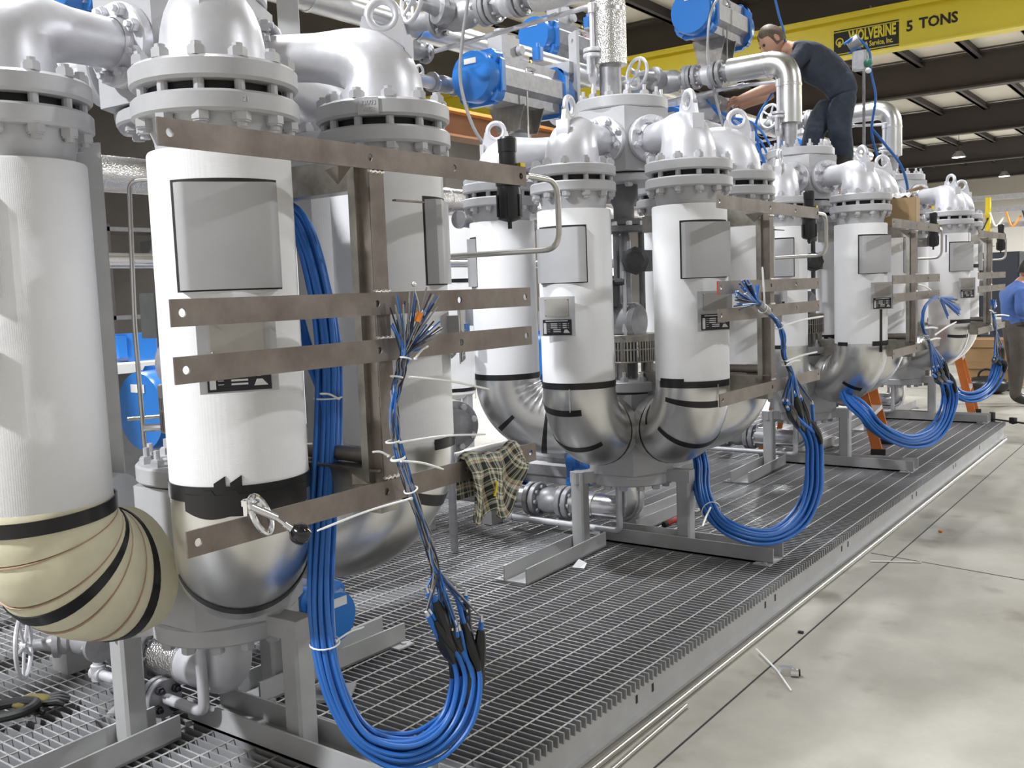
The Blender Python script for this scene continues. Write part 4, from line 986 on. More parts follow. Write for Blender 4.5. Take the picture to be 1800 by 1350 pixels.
mb = MB(frame((0,0,0),(.6,-.8,0))); mb.lathe([(.03,-.10),(.05,-.09),(.05,-.02),(.03,-.01),(.06,0),(.06,.02),(.045,.03),(.045,.05),(.02,.06),(.008,.07),(.008,.13),(0,.13)], 20); part('valve_body', mb, 'chrome', t)
mb = MB(); mb.box((.05,.06,.06),(.06,.06,.10)); part('blue_head', mb, 'blue_paint', t, 0)
mb = MB(); mb.cyl((-.05,.06,-1.01),(-.05,.06,0),.02,12); part('stand_pipe', mb, 'valve_grey', t)

# drains under the manifold blocks
for k in range(4):
    y = CY[k]; M = T(0,y,0)
    t = thing('drain_pipe', ['clad drain elbow under the nearest manifold with black bolted small flange', 'drain elbow and valve line under the central manifold', 'drain elbow under the third manifold', 'drain elbow under the farthest manifold'][k], 'pipe', M, 'drain pipes under the manifolds')
    mb = MB(); pts = bendline([(0,0,.312),(0,0,.165),(-.26,0,.165)], .11, 9)
    mb.sweep(pts, .066, 28, True, lambda i, a: 1.+.03*max(0,math.sin(a+PI))*abs(math.sin(i*1.57)) if 1 < i < 10 else 1., ref=(0,1,0)); part('elbow_cladding', mb, 'bright_clad' if k else 'silver_paint', t, 50)
    mb = MB(); mb.cyl((-.20,0,.165),(-.34,0,.165),.070,28); part('pipe_cladding', mb, 'stucco_clad' if k == 0 else 'steel_clad', t)
    for x in (-.345,-.385,-.55,-.59):
        mb = MB(frame((x,0,.165),(-1,0,0))); mb.lathe(ring(.03,.088,0,.030,.003), 32); f_ = part('pipe_flange', mb, 'valve_grey', t)
        for q in range(8):
            a = q*PI/4; mb = MB(); mb.hexnut((x+.003,.068*math.cos(a),.165+.068*math.sin(a)),(1,0,0),.012,.014); part('bolt', mb, 'dark_grey_paint' if k == 0 else 'valve_grey', f_, 0)
    mb = MB(frame((-.41,0,.165),(-1,0,0))); mb.lathe([(.05,0),(.066,.03),(.072,.07),(.066,.11),(.05,.14)], 26); part('ball_valve_body', mb, 'valve_grey', t)
    mb = MB(); mb.cyl((-.62,0,.165),(-1.2,0,.165),.06,20); mb.cyl((-1.2,0,.165),(-1.2,0,.30),.06,20); part('pipe_run', mb, 'steel_clad', t)
    mb = MB(); mb.box((-.9,0,.055),(.10,.10,.11)); part('pipe_shoe', mb, 'skid_paint', t, 0)
    # thin drain line in front
    mb = MB(); yy = -.085; xr = -.585 if k == 0 else -.70
    mb.sweep(bendline([(-.02,yy,.315),(-.02,yy,.075),(xr,yy,.075),(xr,yy,.24)], .035, 6), .0165, 14); part('thin_line', mb, 'silver_paint', t, 50)
    mb = MB(); mb.cyl((xr,yy,.055),(xr,yy,.105),.024,12); mb.cyl((xr+.025,yy,.075),(xr-.025,yy,.075),.024,12); part('elbow_fitting', mb, 'silver_paint', t)
    if k == 0:
        for x in (-.235,-.262):
            mb = MB(frame((x,yy,.075),(1,0,0))); mb.lathe(ring(.01,.060,0,.022,.003), 28); f_ = part('small_flange', mb, 'valve_grey', t)
        for q in range(4):
            a = q*PI/2+.6; mb = MB(); mb.hexnut((-.213,yy+.040*math.cos(a),.075+.040*math.sin(a)),(1,0,0),.013,.016); mb.cyl((-.21,yy+.040*math.cos(a),.075+.040*math.sin(a)),(-.185,yy+.040*math.cos(a),.075+.040*math.sin(a)),.007,8); part('black_bolt', mb, 'black_plastic', f_, 0)

for i, y in enumerate((4.35, 6.95)):
    t = thing('insulated_tank', ['white insulated tank in the back row, seen between the foreground vessel and the next','white insulated tank in the back row, seen in the slit at picture centre'][i], 'tank', T(-2.75,y,FLOOR), 'white insulated tanks in the back row')
    mb = MB(); mb.lathe([(.0,.55),(.14,.56),(.19,.60),(.19,2.0),(.17,2.03),(0,2.04)], 36); part('jacket', mb, 'canvas', t)
    mb = MB(); mb.lathe(ring(.05,.2,2.10,2.15), 36); mb.lathe(ring(.05,.2,2.17,2.22), 36); mb.lathe([(.12,2.02),(.12,2.10)],24); part('flange', mb, 'grey_paint', t)
    for z in (.62, 1.05, 1.5):
        mb = MB(); mb.lathe([(.189,z),(.1925,z),(.1925,z+.03),(.189,z+.03)], 36, cap=False); part('tape', mb, 'black_tape', t)
    for k in range(3):
        a = k*2*PI/3; mb = MB(); mb.box((.15*math.cos(a),.15*math.sin(a),.31),(.06,.06,.62)); part('leg', mb, 'skid_paint', t, 0)
# bent steel tubing and posts of the first cluster
t = thing('steel_tubing', 'thin bent steel tube standing between the two left vessels', 'tube', T(0,0,0))
mb = MB(); mb.sweep(bendline([(-.22,.08,1.655),(-.338,-.0,1.655),(-.31,-.035,1.22),(-.278,-.052,.82),(-.18,.02,.815)], .035, 7), .0075, 12); part('tube', mb, 'tube_steel', t, 60)
mb = MB(); mb.cyl((-.26,-.06,.905),(-.18,.0,.905),.012,10); part('fitting', mb, 'chrome', t)
mb = MB(); mb.cyl((-.36,-.05,.925),(-.10,.14,.94),.006,8); part('cross_tube', mb, 'tube_steel', t)
def post(nm, label, x, y, h, w=.07, rot=0., m='skid_paint', clampz=None):
    t = thing(nm, label, 'post', T(x,y,0) @ RZ(rot), 'steel posts of the piping rack')
    mb = MB(); mb.box((0,-w/2,h/2),(w,.007,h)); mb.box((-w/2,0,h/2),(.007,w,h)); part('angle', mb, m, t, 0)
    mb = MB(); mb.box((0,0,.005),(.13,.13,.010)); part('foot_plate', mb, m, t, 0)
    if clampz:
        for z in clampz: mb = MB(); mb.box((.03,-w/2-.01,z),(.05,.02,.02)); mb.cyl((.03,-w/2-.02,z),(.06,-w/2-.02,z),.008,8); part('clip', mb, 'dark_grey_paint', t, 0)
    return t
post('rack_post', 'grey steel post rising behind the white vessel at left edge', -.40,-.075,1.76,.085,.62)
post('rack_post', 'grey steel post with clips behind the shaded hanging cables', .075,.330,1.60,.05,.62, clampz=(1.36,.86))
post('rack_post', 'bright grey post standing up behind the top of the foreground manifold', -.40,.74,2.55,.075,.62)
for k in range(4):
    for x, y in ((-1.35,1.15+CY[k]),(-1.62,-.2+CY[k])):
        t = post('rack_post', ['tall grey rack post behind the nearest clusters','tall grey rack post behind the central cluster','tall grey rack post behind the third cluster','tall grey rack post behind the farthest cluster'][k]+(', front row' if x > -1.5 else ', back row'), x, y, 2.70, .09, 0.)
    mb = MB(); mb.box((-1.35,1.15+CY[k],2.665),(.7,.07,.07)); o = part('pipe_support', mb, 'skid_paint', None, 0); tag(o, 'grey cross arm carrying the header pipes at the '+ORD[k]+' cluster', 'support', 'pipe supports')
    mb = MB(); mb.box((-1.22,1.15+CY[k],1.685),(.5,.06,.05)); o = part('pipe_support', mb, 'skid_paint', None, 0); tag(o, 'grey lower arm carrying the embossed pipe at the '+ORD[k]+' cluster', 'support', 'pipe supports')
t = thing('lug_plate', 'upright grey flat bar with a hole beside the upper blue actuators', 'plate', T(-1.0,3.60,0))
mb = MB(); M = T(0,0,2.74) @ RZ(-.55)
hole = [(.016*math.cos(2*PI*i/16), .09+.016*math.sin(2*PI*i/16)) for i in range(16)]; sq = []
for i in range(16):
    c, q_ = math.cos(2*PI*i/16), math.sin(2*PI*i/16); kk = max(abs(c), abs(q_)); sq.append((.055*c/kk, .09+.055*q_/kk))
vs = [(p,-.01,q_) for p, q_ in hole+sq]+[(p,.01,q_) for p, q_ in hole+sq]; fs = []
for i in range(16):
    j = (i+1) % 16; fs += [(i,j,16+j,16+i),(32+i,48+i,48+j,32+j),(i,32+i,32+j,j),(16+i,16+j,48+j,48+i)]
mb.add(vs, fs, M); mb.box((0,0,-.20),(.11,.02,.47), M); part('flat_bar', mb, 'grey_paint', t, 0)
# clad instrument cable hanging in front of the actuator
t = thing('steel_cable', 'grey armoured cable hanging down past the blue actuator cap', 'cable', T(0,0,0))
mb = MB(); mb.sweep(smoothline([(-.62,2.10,3.05),(-.66,2.12,2.75),(-.70,2.10,2.5),(-.71,2.09,2.3),(-.66,2.12,2.08),(-.60,2.2,1.95)],8), .0085, 10); part('cable', mb, 'grey_wire', t)
t = thing('steel_cable', 'pale armoured cable arching down from the top edge actuator', 'cable', T(0,0,0))
mb = MB(); mb.sweep(smoothline([(-.62,5.15,3.30),(-.60,4.95,3.32),(-.62,4.80,3.15),(-.64,4.80,2.85),(-.60,4.85,2.55),(-.5,4.9,2.1)],8), .009, 10); part('cable', mb, 'grey_wire', t)
# blue cables around the bending person
t = thing('air_hose', 'thin blue hose hanging from the top edge in front of the bending person', 'hose', T(0,0,0))
mb = MB(); mb.sweep(smoothline([(-.42,5.42,3.5),(-.37,5.45,3.25),(-.33,5.46,3.05),(-.36,5.40,2.75),(-.45,5.2,2.45),(-.38,5.1,2.2),(-.30,5.05,2.05)],8), .009, 8); part('hose', mb, 'blue_cable', t)
t = thing('air_hose', 'blue hose looping behind the back of the bending person', 'hose', T(0,0,0))
mb = MB(); mb.sweep(smoothline([(-.05,5.95,3.06),(.03,6.0,3.10),(.11,6.05,3.0),(.12,6.06,2.85),(.15,6.08,2.65),(.12,6.08,2.40),(.16,6.10,2.20)],8), .010, 8); part('hose', mb, 'blue_cable', t)
mb = MB(); mb.sweep(smoothline([(.12,6.08,2.42),(.20,6.14,2.30),(.28,6.3,2.14),(.28,6.5,1.96),(.20,6.64,1.84),(.16,6.68,1.80)],8), .011, 8); part('hose', mb, 'blue_cable', t)
mb = MB(); mb.sweep(smoothline([(-.02,5.95,2.98),(.05,6.0,3.02),(.10,6.04,2.95)],6), .006, 8); part('hose', mb, 'blue_cable', t)
t = thing('air_hose', 'bunch of dark blue cables dropping left of the third manifold', 'hose', T(0,0,0))
for i in range(4):
    mb = MB(); mb.sweep(smoothline([(-.75+.05*i,5.0,2.62-.05*i),(-.60+.06*i,5.02,2.42),(-.45+.05*i,5.05,2.26),(-.34+.03*i,5.1,2.05)],6), .008, 8); part('hose', mb, 'blue_cable', t)
t = thing('limit_switch', 'silver switch box with white light behind the bending person', 'switch', T(.05,6.02,2.93))
mb = MB(); mb.box((0,0,0),(.10,.08,.14),None,.01); mb.cyl((-.08,0,.12),(.0,0,.16),.05,12); mb.cyl((.03,0,-.08),(.03,0,-.75),.012,8); part('box', mb, 'valve_grey', t, 30)
mb = MB(); mb.sphere((.07,-.02,-.03),.032,12); part('green_part', mb, 'green_plastic', t)
mb = MB(); mb.sphere((.075,-.04,-.09),.022,12); part('white_light', mb, 'paper', t)

# ------------------------------------------------------------------ loose things
def stepladder(label, foot, foot2, h, lean, rot):
    t = thing('step_ladder', label, 'ladder', T(*foot) @ RZ(rot), 'orange step ladders')
    w0, w1 = .25, .16
    for sg in (-1,1):
        mb = MB(); mb.add([(-.036,sg*w0-.014,0),(.036,sg*w0-.014,0),(.036,sg*w0+.014,0),(-.036,sg*w0+.014,0),(lean-.036,sg*w1-.014,h),(lean+.036,sg*w1-.014,h),(lean+.036,sg*w1+.014,h),(lean-.036,sg*w1+.014,h)], [(3,2,1,0),(4,5,6,7),(0,1,5,4),(1,2,6,5),(2,3,7,6),(3,0,4,7)]); part('rail', mb, 'ladder_orange', t, 0)
        mb = MB(); mb.add([(lean*2-.02,sg*(w0+.02)-.010,0),(lean*2+.02,sg*(w0+.02)-.010,0),(lean*2+.02,sg*(w0+.02)+.010,0),(lean*2-.02,sg*(w0+.02)+.010,0),(lean-.0,sg*w1-.010,h*.97),(lean+.04,sg*w1-.010,h*.97),(lean+.04,sg*w1+.010,h*.97),(lean,sg*w1+.010,h*.97)], [(3,2,1,0),(4,5,6,7),(0,1,5,4),(1,2,6,5),(2,3,7,6),(3,0,4,7)]); part('rear_rail', mb, 'ladder_orange', t, 0)
        mb = MB(); mb.box((0,sg*w0,.02),(.10,.034,.04)); part('foot_pad', mb, 'rubber', t, 0)
    n = int(h/.30)
    for k in range(1, n+1):
        f = k*.30/h; mb = MB(); mb.box((lean*f,0,k*.30-.012),(.085,2*(w0+(w1-w0)*f)-.024,.030)); part('step', mb, 'aluminium', t, 0)
    mb = MB(); mb.box((lean,0,h+.012),(.16,.38,.035)); part('top_cap', mb, 'ladder_orange', t, 0)
stepladder('orange step ladder standing behind the third bundle of blue cables', (.33,5.62,.003), None, 1.75, -.42, .15)
stepladder('orange step ladder beyond the far end of the deck', (.36,8.72,FLOOR), None, 1.75, -.42, .15)
t = thing('carton', 'open brown cardboard carton with crumpled plastic on top, at the third bracket', 'box', T(.64,4.84,1.602) @ RZ(.1))
mb = MB(); 
for c, d in (((0,0,.004),(.24,.16,.008)),((0,-.08,.085),(.24,.006,.17)),((0,.08,.085),(.24,.006,.17)),((-.12,0,.085),(.006,.16,.17)),((.12,0,.085),(.006,.16,.17))): mb.box(c,d)
part('carton_body', mb, 'cardboard', t, 0)
mb = MB(); mb.box((.16,0,.19),(.09,.15,.005), T(0,0,0) @ RY(-.25)); part('flap', mb, 'cardboard', t, 0)
random.seed(9); mb = MB()
vs = [(-.10+.2*i/9, -.07+.14*j/7, .165+.05*random.random()) for i in range(10) for j in range(8)]; mb.add(vs, [(i*8+j,i*8+j+1,i*8+8+j+1,i*8+8+j) for i in range(9) for j in range(7)]); part('crumpled_plastic', mb, 'paper', t, 0)
t = thing('screwdriver', 'red handled screwdriver lying in the central stand channel', 'tool', T(.06,2.745,.045) @ RZ(1.3))
mb = MB(frame((0,0,0),(1,0,.12))); mb.lathe([(0,-.05),(.012,-.048),(.016,-.03),(.013,.0),(.016,.03),(.012,.05),(0,.052)], 12); part('handle', mb, 'red_paint', t)
mb = MB(frame((.05,0,.006),(1,0,.12))); mb.cyl((0,0,0),(0,0,.12),.004,8); mb.lathe([(.0165,-.115),(.0165,-.095)],12); part('blade', mb, 'black_plastic', t)
t = thing('zip_tie_scrap', 'white cut zip tie with silver tape on the concrete floor', 'scrap', T(1.09,1.545,FLOOR))
mb = MB(); mb.sweep([(-.135,.135,.02),(-.06,.055,.018),(.0,0,.010),(.10,-.13,.004)], [.004,.004,.0035,.003], 6); part('strap', mb, 'nylon', t)
mb = MB(); mb.box((.03,-.01,.014),(.05,.03,.028), RZ(.5)); mb.cyl((.05,.0,.014),(.075,.01,.014),.016,12); part('tape_lump', mb, 'foil', t, 20)
mb = MB(); mb.cyl((.074,.009,.015),(.080,.012,.015),.013,10); part('black_end', mb, 'black_plastic', t)
mb = MB(); mb.sweep([(.965,3.115,FLOOR+.004),(1.08,3.17,FLOOR+.004),(1.184,3.213,FLOOR+.004)], .004, 6); o = part('plastic_strip', mb, 'nylon', None); tag(o, 'white plastic strip lying across the floor joint', 'scrap')
mb = MB(); mb.cyl((1.114,3.876,FLOOR+.006),(1.135,3.87,FLOOR+.006),.006,8); o = part('orange_stub', mb, 'orange_tag', None); tag(o, 'tiny orange stub on the floor beyond the white strip', 'scrap')
mb = MB(); mb.box((1.02,1.98,FLOOR+.004),(.022,.016,.008), None, .003); o = part('black_crumb', mb, 'black_plastic', None, 0); tag(o, 'small black crumb on the floor between the deck and the joint', 'scrap')
mb = MB(); mb.box((1.33,5.45,FLOOR+.004),(.06,.02,.008), None, .003); o = part('black_crumb', mb, 'black_plastic', None, 0); tag(o, 'small black scrap on the floor near the right picture edge', 'scrap')
mb = MB(); mb.cyl((.905,.2,FLOOR+.0105),(.888,7.25,FLOOR+.0105),.0105,14); o = part('steel_rod', mb, 'tube_steel', None); tag(o, 'long steel tube lying on the floor along the deck', 'tube', 'steel tubes on the floor')
mb = MB(); mb.cyl((.958,.3,FLOOR+.008),(.940,1.11,FLOOR+.008),.008,12); o = part('steel_rod', mb, 'tube_steel', None); tag(o, 'short thinner steel tube beside the long one in the foreground', 'tube', 'steel tubes on the floor')
mb = MB(); mb.add([(0,0,0),(.06,.01,0),(.05,.05,.015),(.01,.045,.03),(.03,.02,.002)], [(0,1,4),(1,2,4),(2,3,4),(3,0,4)], T(-.02,1.90,.004)); o = part('paper_scrap', mb, 'paper', None, 0); tag(o, 'white paper scrap on the grating below the plaid shirt', 'scrap')
t = thing('bar_clamp', 'black bar clamp lying over the far corner of the deck', 'clamp', T(.80,7.36,.0) @ RZ(-.55))
mb = MB(); mb.box((.10,0,.020),(.34,.022,.012)); part('bar', mb, 'black_plastic', t, 0)
mb = MB(); mb.box((-.05,0,.04),(.035,.03,.08)); mb.box((.16,0,.03),(.05,.035,.05)); mb.cyl((.16,0,.0),(.16,.0,.03),.012,8); part('jaw', mb, 'black_plastic', t, 0)
# left foreground: yellow glove and hose under the foam elbow
t = thing('work_glove', 'yellow and black work glove lying on the grating at left edge', 'glove', T(-.655,-.275,.012) @ RZ(.9))
mb = MB(); mb.sphere((0,0,.022),.05,14,None,(1.2,.8,.42)); part('palm', mb, 'glove_yellow', t)
for i in range(4):
    mb = MB(); mb.sweep([(.04,-.028+.019*i,.02),(.08,-.034+.022*i,.022),(.115-.01*abs(i-1.5),-.036+.024*i,.012)], [.011,.0105,.008], 8); part('finger', mb, 'black_plastic', t)
mb = MB(); mb.sweep([(-.01,-.035,.02),(.02,-.065,.022),(.05,-.08,.012)], [.012,.011,.009], 8); part('thumb', mb, 'black_plastic', t)
t = thing('black_hose', 'black hose curled on the grating at left edge', 'hose', T(0,0,0))
mb = MB(); mb.sweep(smoothline([(-.95,-.62,.02),(-.75,-.46,.02),(-.64,-.40,.03),(-.575,-.335,.045),(-.60,-.29,.05),(-.68,-.31,.04),(-.80,-.40,.02),(-1.0,-.52,.02)],8), .016, 10); part('hose', mb, 'rubber', t)

# ------------------------------------------------------------------ far background on the right
for i, x in enumerate((-1.75,-1.15,-.55)):
    t = thing('cabinet', ['dark cabinet at the back, leftmost of three','dark cabinet at the back, middle of three','dark cabinet at the back, rightmost of three'][i], 'cabinet', T(x,15.5,FLOOR), 'dark cabinets at the back')
    mb = MB(); mb.box((0,0,.87),(.56,.5,1.74)); part('carcass', mb, 'cabinet', t, 0)
    mb = MB(); mb.box((0,-.26,.87),(.52,.02,1.66)); d_ = part('door', mb, 'cabinet', t, 0); mb = MB(); mb.box((.2,-.28,.9),(.02,.03,.14)); part('handle', mb, 'chrome', d_, 0)
mb = MB(); mb.box((-1.45,15.3,1.05),(.04,.3,1.2)); o = part('light_panel', mb, 'paper', None, 0); o.location.z = -.15-.44; tag(o, 'narrow white panel standing between the dark cabinets', 'panel')
t = thing('cable_rack', 'grey rail rack with yellow posts and hanging leads above the dark cabinets', 'rack', T(-1.0,19.5,FLOOR))
for i in range(4):
    mb = MB(); mb.box((-1.5+i*1.0,0,1.45),(.09,.09,2.9)); part('yellow_post', mb, 'yellow_plastic', t, 0)
for z in (2.35,2.65,2.9):
    mb = MB(); mb.box((0,.05,z),(5.,.08,.10)); part('rail', mb, 'valve_grey', t, 0)
random.seed(4)
for i in range(16):
    x = -2.2+i*.29; mb = MB(); mb.sweep(smoothline([(x,-.05,2.6),(x+.12,-.12,2.15+.2*random.random()),(x+.26,-.05,2.5)],6), .018, 6); part('lead', mb, ['paper','orange_tag','cabinet'][i%3], t)
t = thing('work_bench', 'grey bench behind the farthest vessels with a bright lamp glint', 'bench', T(-.05,11.8,FLOOR))
mb = MB(); mb.box((0,0,.82),(1.5,.7,.05)); part('bench_top', mb, 'panel_grey', t, 0)
for sx in (-.7,.7):
    for sy in (-.3,.3): mb = MB(); mb.box((sx,sy,.40),(.06,.06,.80)); part('leg', mb, 'dark_steel', t, 0)
t = thing('wooden_crate', 'tan wooden crate standing under the bench at the back', 'crate', T(.07,11.3,FLOOR))
mb = MB(); mb.box((0,0,.32),(.62,.5,.60)); part('crate_body', mb, 'wood', t, 0)
for z in (.06,.30,.56):
    mb = MB(); mb.box((0,-.26,z),(.62,.02,.07)); part('slat', mb, 'wood', t, 0)
t = thing('black_bag', 'black bag lying on the floor in front of the wooden crate', 'bag', T(.10,10.75,FLOOR))
mb = MB(); mb.sphere((0,0,.10),.2,16,None,(1.3,.8,.55)); part('bag_body', mb, 'black_plastic', t)
mb = MB(); mb.torus((0,-.02,.2),(0,1,0),.09,.012,16,6,0,PI); part('handle', mb, 'black_plastic', t)
# left background seen through the gaps
t = thing('tool_bench', 'pale topped bench with clutter in the dark behind the left vessels', 'bench', T(-3.6,1.6,FLOOR))
mb = MB(); mb.box((0,0,1.02),(.8,4.2,.06)); part('bench_top', mb, 'paper', t, 0)
mb = MB(); mb.box((-.05,0,.55),(.6,4.0,.86)); part('drawer_block', mb, 'dark_grey_paint', t, 0)
for sy in (-1.9,1.9):
    mb = MB(); mb.box((.3,sy,.07),(.08,.08,.14)); mb.box((-.3,sy,.07),(.08,.08,.14)); part('foot', mb, 'dark_steel', t, 0)
t = thing('bench_vise', 'blue bench vise on the pale bench in the left gap', 'vise', T(-3.45,1.95,FLOOR+1.05))
mb = MB(); mb.box((0,0,.09),(.18,.22,.18),None,.02); mb.box((.02,-.16,.10),(.16,.06,.14)); mb.cyl((.0,-.30,.08),(.0,-.1,.08),.025,10); part('vise_body', mb, 'blue_paint', t, 30)
mb = MB(); mb.cyl((.0,-.29,-.0),(.0,-.29,.17),.010,8); part('handle', mb, 'chrome', t)
t = thing('shelf_rack', 'dim shelving with stock in the dark behind the left vessels', 'shelf', T(-6.5,4.5,FLOOR))
for y in (-3,-1,1,3):
    mb = MB(); mb.box((0,y,1.1),(.5,.06,2.2)); part('upright', mb, 'dark_steel', t, 0)
for z in (.3,.8,1.3,1.8,2.15):
    mb = MB(); mb.box((0,0,z),(.5,6,.04)); part('shelf', mb, 'dark_grey_paint', t, 0)
random.seed(12)
for i in range(12):
    z = (.3,.8,1.3,1.8)[i//3]; y = (-2.1,-.2,1.9)[i%3]+random.uniform(-.5,.5); hh = random.uniform(.12,.32)
    mb = MB(); mb.box((.02,0,hh/2),(.34,random.uniform(.15,.35),hh)); o = part('stock_box', mb, random.choice(['cardboard','dark_grey_paint','cabinet','panel_grey','wood']), None, 0); o.location = (-6.5,4.5+y,FLOOR+z+.02); tag(o, 'small stock box in the dim shelving, %s shelf, %s along it' % (('lowest','second','third','fourth')[i//3], ('nearest','middle','farthest')[i%3]), 'box', 'stock boxes on the dim shelving')

# ------------------------------------------------------------------ people
def head_mesh(c, face, upv, s=1.):
    """head with nose, brows, lips, ears, eyes; returns (skin MB, eye MB)"""
    f = Vector(face).normalized(); u = Vector(upv); u = (u-f*u.dot(f)).normalized(); r = u.cross(f)
    M = Matrix(((r.x,f.x,u.x,c[0]),(r.y,f.y,u.y,c[1]),(r.z,f.z,u.z,c[2]),(0,0,0,1)))
    mb = MB(M); n = 18; seg = 24; vs = []; fs = []
    for i in range(n+1):
        th = PI*i/n; z = -math.cos(th)*.118*s; w = math.sin(th)
        for j in range(seg):
            a = 2*PI*j/seg; x = .076*s*w*math.cos(a); y = .095*s*w*math.sin(a)
            if z < -.03*s: k = 1-.30*min(1,(-z-.03*s)/(.08*s)); x *= k; y = y*(k if y < 0 else .97)+(.012*s if y > 0 else .006*s)*min(1,(-z-.03*s)/(.05*s))
            if y > 0 and abs(x) < .06*s and -.02*s < z < .03*s: y -= .006*s*math.exp(-((abs(x)-.032*s)/(.015*s))**2)*math.exp(-((z-.008*s)/(.012*s))**2)
            vs.append((x,y,z))
    for i in range(n):
        for j in range(seg): k = (j+1) % seg; fs.append((i*seg+j,i*seg+k,(i+1)*seg+k,(i+1)*seg+j))
    mb.add(vs, fs)
    mb.add([(-.010*s,.088*s,.012*s),(.010*s,.088*s,.012*s),(-.017*s,.088*s,-.028*s),(.017*s,.088*s,-.028*s),(0,.118*s,-.022*s),(0,.096*s,.016*s)], [(0,5,4,2),(5,1,3,4),(2,4,3),(0,1,5)])
    mb.sphere((0,.090*s,-.052*s), .012*s, 10, None, (2.0,.7,.55))
    for sg in (-1,1): mb.sphere((sg*.077*s,-.008*s,-.004*s), .026*s, 10, None, (.35,.75,1.15))
    eb = MB(M)
    for sg in (-1,1): eb.sphere((sg*.032*s,.083*s,.008*s), .011*s, 10)
    return mb, eb, M
def hair_mb(M, s, m, low=-.2):
    mb = MB(M); n = 12; seg = 26; vs = []; fs = []
    for i in range(n+1):
        th = PI*(1-.62*i/n)
        for j in range(seg):
            a = 2*PI*j/seg; w = math.sin(th); x = .082*s*w*math.cos(a); y = .100*s*w*math.sin(a)-.006*s; z = -math.cos(th)*.126*s
            if y > .03*s and z < .045*s: y = .03*s+(y-.03*s)*.3; z = max(z,.045*s)
            wob = 1+.03*math.sin(a*7+i*1.3); vs.append((x*wob,y*wob,z))
    for i in range(n):
        for j in range(seg): k = (j+1) % seg; fs.append((i*seg+j,i*seg+k,(i+1)*seg+k,(i+1)*seg+j))
    return mb.add(vs, fs)
def person(label, J, segs, mats, headspec, hairm):
    """J name -> (pos, radius); segs (a, b, material index)"""
    names = list(J); idx = {n: i for i, n in enumerate(names)}
    me = bpy.data.meshes.new('sk'); me.from_pydata([J[n][0] for n in names], [(idx[a],idx[b]) for a, b, m in segs], [])
    o = bpy.data.objects.new('sk', me); COL.objects.link(o)
    md = o.modifiers.new('skin', 'SKIN'); sv = me.skin_vertices[0].data if me.skin_vertices else None
    if sv is None:
        bm = bmesh.new(); bm.from_mesh(me); bm.verts.layers.skin.verify(); bm.to_mesh(me); bm.free(); sv = me.skin_vertices[0].data
    for n in names:
        r = J[n][1]; sv[idx[n]].radius = r if hasattr(r,'__len__') else (r, r)
    sv[idx['pelvis']].use_root = True
    md.use_smooth_shade = True; ss = o.modifiers.new('sub', 'SUBSURF'); ss.levels = 2; ss.render_levels = 2
    dg = bpy.context.evaluated_depsgraph_get(); dg.update()
    body = bpy.data.meshes.new_from_object(o.evaluated_get(dg)); bpy.data.objects.remove(o)
    hm, eb, M = head_mesh(*headspec)
    bm = bmesh.new(); bm.from_mesh(body)
    P = {n: Vector(J[n][0]) for n in names}
    def near(c):
        best = None
        for a, b, m in segs:
            A, B = P[a], P[b]; d = B-A; k = max(0, min(1, (c-A).dot(d)/max(1e-9,d.length_squared))); q = (c-(A+d*k)).length
            if best is None or q < best[0]: best = (q, m)
        return best[1]
    for f in bm.faces: f.material_index = near(f.calc_center_median()); f.smooth = True
    nf = len(bm.faces); tmp = hm.mesh('h', 'skin', 60); bm.from_mesh(tmp); bm.faces.ensure_lookup_table()
    for f in bm.faces[nf:]: f.material_index = mats.index('skin'); f.smooth = True
    me = bpy.data.meshes.new('person'); bm.to_mesh(me); bm.free()
    for q in mats: me.materials.append(MT[q])
    ob = link('person', me); tag(ob, label, 'person')
    part('eyes', eb, 'eye', ob)
    part('hair', hair_mb(M, headspec[3], hairm), hairm, ob)
    return ob
def hand(J, segs, nm, wrist, p, d, side, m, s=1.):
    """five fingers curling from a palm at p, pointing d, spreading along side"""
    d = Vector(d).normalized(); side = Vector(side).normalized(); nrm = d.cross(side); p = Vector(p)
    J[nm+'palm'] = (tuple(p+d*.035*s), (.030*s,.020*s)); segs.append((wrist, nm+'palm', m))
    for i, L_ in enumerate((.068,.078,.072,.056)):
        b = p+d*.075*s+side*(i-1.5)*.019*s
        J[nm+'k%d' % i] = (tuple(b), .0095*s); J[nm+'m%d' % i] = (tuple(b+d*L_*.55*s-nrm*.012*s), .0085*s); J[nm+'t%d' % i] = (tuple(b+d*L_*.85*s-nrm*.036*s), .0070*s)
        segs += [(nm+'palm', nm+'k%d' % i, m), (nm+'k%d' % i, nm+'m%d' % i, m), (nm+'m%d' % i, nm+'t%d' % i, m)]
    J[nm+'th'] = (tuple(p+d*.045*s-side*.042*s), .011*s); J[nm+'tt'] = (tuple(p+d*.080*s-side*.052*s-nrm*.014*s), .009*s)
    segs += [(nm+'palm', nm+'th', m), (nm+'th', nm+'tt', m)]
RTV = Vector((.803,.596,0)); FWD = Vector((-.596,.803,0))
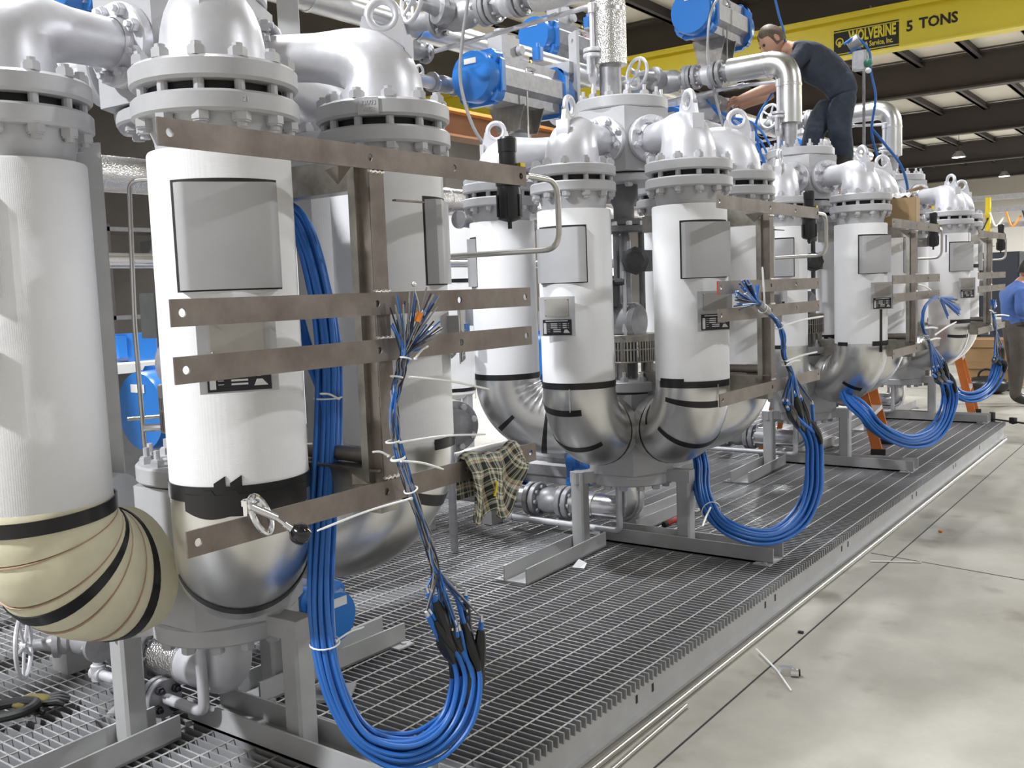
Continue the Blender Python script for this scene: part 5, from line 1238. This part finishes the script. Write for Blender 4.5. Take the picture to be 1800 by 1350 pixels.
# person bending over the pipes: mats 0 skin, 1 shirt, 2 trousers, 3 shoes
J = {'pelvis': ((.012,5.70,2.665),.135), 'waist': ((-.02,5.68,2.735),(.135,.15)), 'chest': ((-.135,5.605,2.862),(.15,.165)), 'upper': ((-.235,5.545,2.945),(.105,.15)), 'neck': ((-.31,5.495,2.985),.062), 'skull': ((-.365,5.46,3.02),.06),
     'shr': ((-.17,5.44,2.945),.075), 'elr': ((-.335,5.30,2.705),.050), 'wrr': ((-.53,5.17,2.625),.034),
     'shl': ((-.36,5.68,2.93),.072), 'ell': ((-.50,5.60,2.70),.048), 'wrl': ((-.62,5.40,2.62),.034),
     'hipr': ((.06,5.64,2.62),.115), 'knr': ((.015,5.60,2.43),.098), 'anr': ((.075,5.585,2.14),.075), 'toer': ((.0,5.50,2.055),.045),
     'hipl': ((-.06,5.74,2.61),.11), 'knl': ((-.14,5.60,2.43),.092), 'anl': ((-.165,5.47,2.19),.070), 'toel': ((-.19,5.40,2.055),.045)}
segs = [('pelvis','waist',2),('waist','chest',1),('chest','upper',1),('upper','neck',0),('neck','skull',0),('upper','shr',1),('shr','elr',1),('elr','wrr',0),('upper','shl',1),('shl','ell',1),('ell','wrl',0),
        ('pelvis','hipr',2),('hipr','knr',2),('knr','anr',2),('anr','toer',3),('pelvis','hipl',2),('hipl','knl',2),('knl','anl',2),('anl','toel',3)]
hand(J, segs, 'r', 'wrr', (-.53,5.17,2.625), (-.8,-.5,-.2), (.3,-.5,.6), 0)
hand(J, segs, 'l', 'wrl', (-.62,5.40,2.62), (-.5,-.7,-.3), (.3,-.5,.6), 0)
person('person in dark shirt and jeans bending over the pipes on top', J, segs, ['skin','navy_cloth','denim','shoe'], ((-.415,5.425,3.055), tuple(-RTV*.8+FWD*-.1+Vector((0,0,-.55))), tuple(-RTV*.5+Vector((0,0,.9))), 1.), 'hair')
# person in the blue shirt at the right edge
bx, by = .56, 9.70
def q(r, f, z): v = Vector((bx,by,0))+RTV*r+FWD*f; return (v.x, v.y, FLOOR+z)
J = {'pelvis': (q(0,0,.80),(.115,.13)), 'waist': (q(-.005,0,.92),(.118,.14)), 'chest': (q(-.01,0,1.10),(.125,.155)), 'upper': (q(-.01,0,1.22),(.095,.14)), 'neck': (q(.045,0,1.30),.055), 'skull': (q(.095,0,1.37),.05),
     'shr': (q(-.02,-.16,1.20),.070), 'elr': (q(-.065,-.20,.98),.056), 'wrr': (q(.15,-.17,1.02),.034),
     'shl': (q(-.01,.17,1.20),.068), 'ell': (q(.0,.22,.97),.05), 'wrl': (q(.20,.14,1.03),.034),
     'hipr': (q(-.01,-.085,.76),.10), 'knr': (q(-.02,-.10,.42),.078), 'anr': (q(-.05,-.10,.10),.062), 'toer': (q(.10,-.11,.045),.045),
     'hipl': (q(.01,.085,.76),.10), 'knl': (q(.06,.10,.42),.078), 'anl': (q(.06,.11,.10),.06), 'toel': (q(.20,.12,.045),.045)}
segs = [('pelvis','waist',2),('waist','chest',1),('chest','upper',1),('upper','neck',1),('neck','skull',0),('upper','shr',1),('shr','elr',1),('elr','wrr',1),('upper','shl',1),('shl','ell',1),('ell','wrl',1),
        ('pelvis','hipr',2),('hipr','knr',2),('knr','anr',2),('anr','toer',3),('pelvis','hipl',2),('hipl','knl',2),('knl','anl',2),('anl','toel',3)]
hand(J, segs, 'r', 'wrr', q(.15,-.17,1.02), tuple(RTV*.9+FWD*.3), tuple(Vector((0,0,1))), 0, .9)
hand(J, segs, 'l', 'wrl', q(.20,.14,1.03), tuple(RTV*.9-FWD*.2), tuple(Vector((0,0,1))), 0, .9)
pb = person('person in a blue work shirt and dark trousers standing at right edge', J, segs, ['skin','blue_shirt','brown_trousers','shoe'], (q(.125,-.005,1.435), tuple(RTV*.9+FWD*.1+Vector((0,0,-.18))), (0,0,1), .95), 'hair_dark')
mb = MB(); mb.sweep([q(.118*math.cos(a),.135*math.sin(a),.855) for a in [2*PI*i/20 for i in range(20)]], .013, 8, closed=True, ref=(0,0,1)); part('belt', mb, 'shoe', pb)
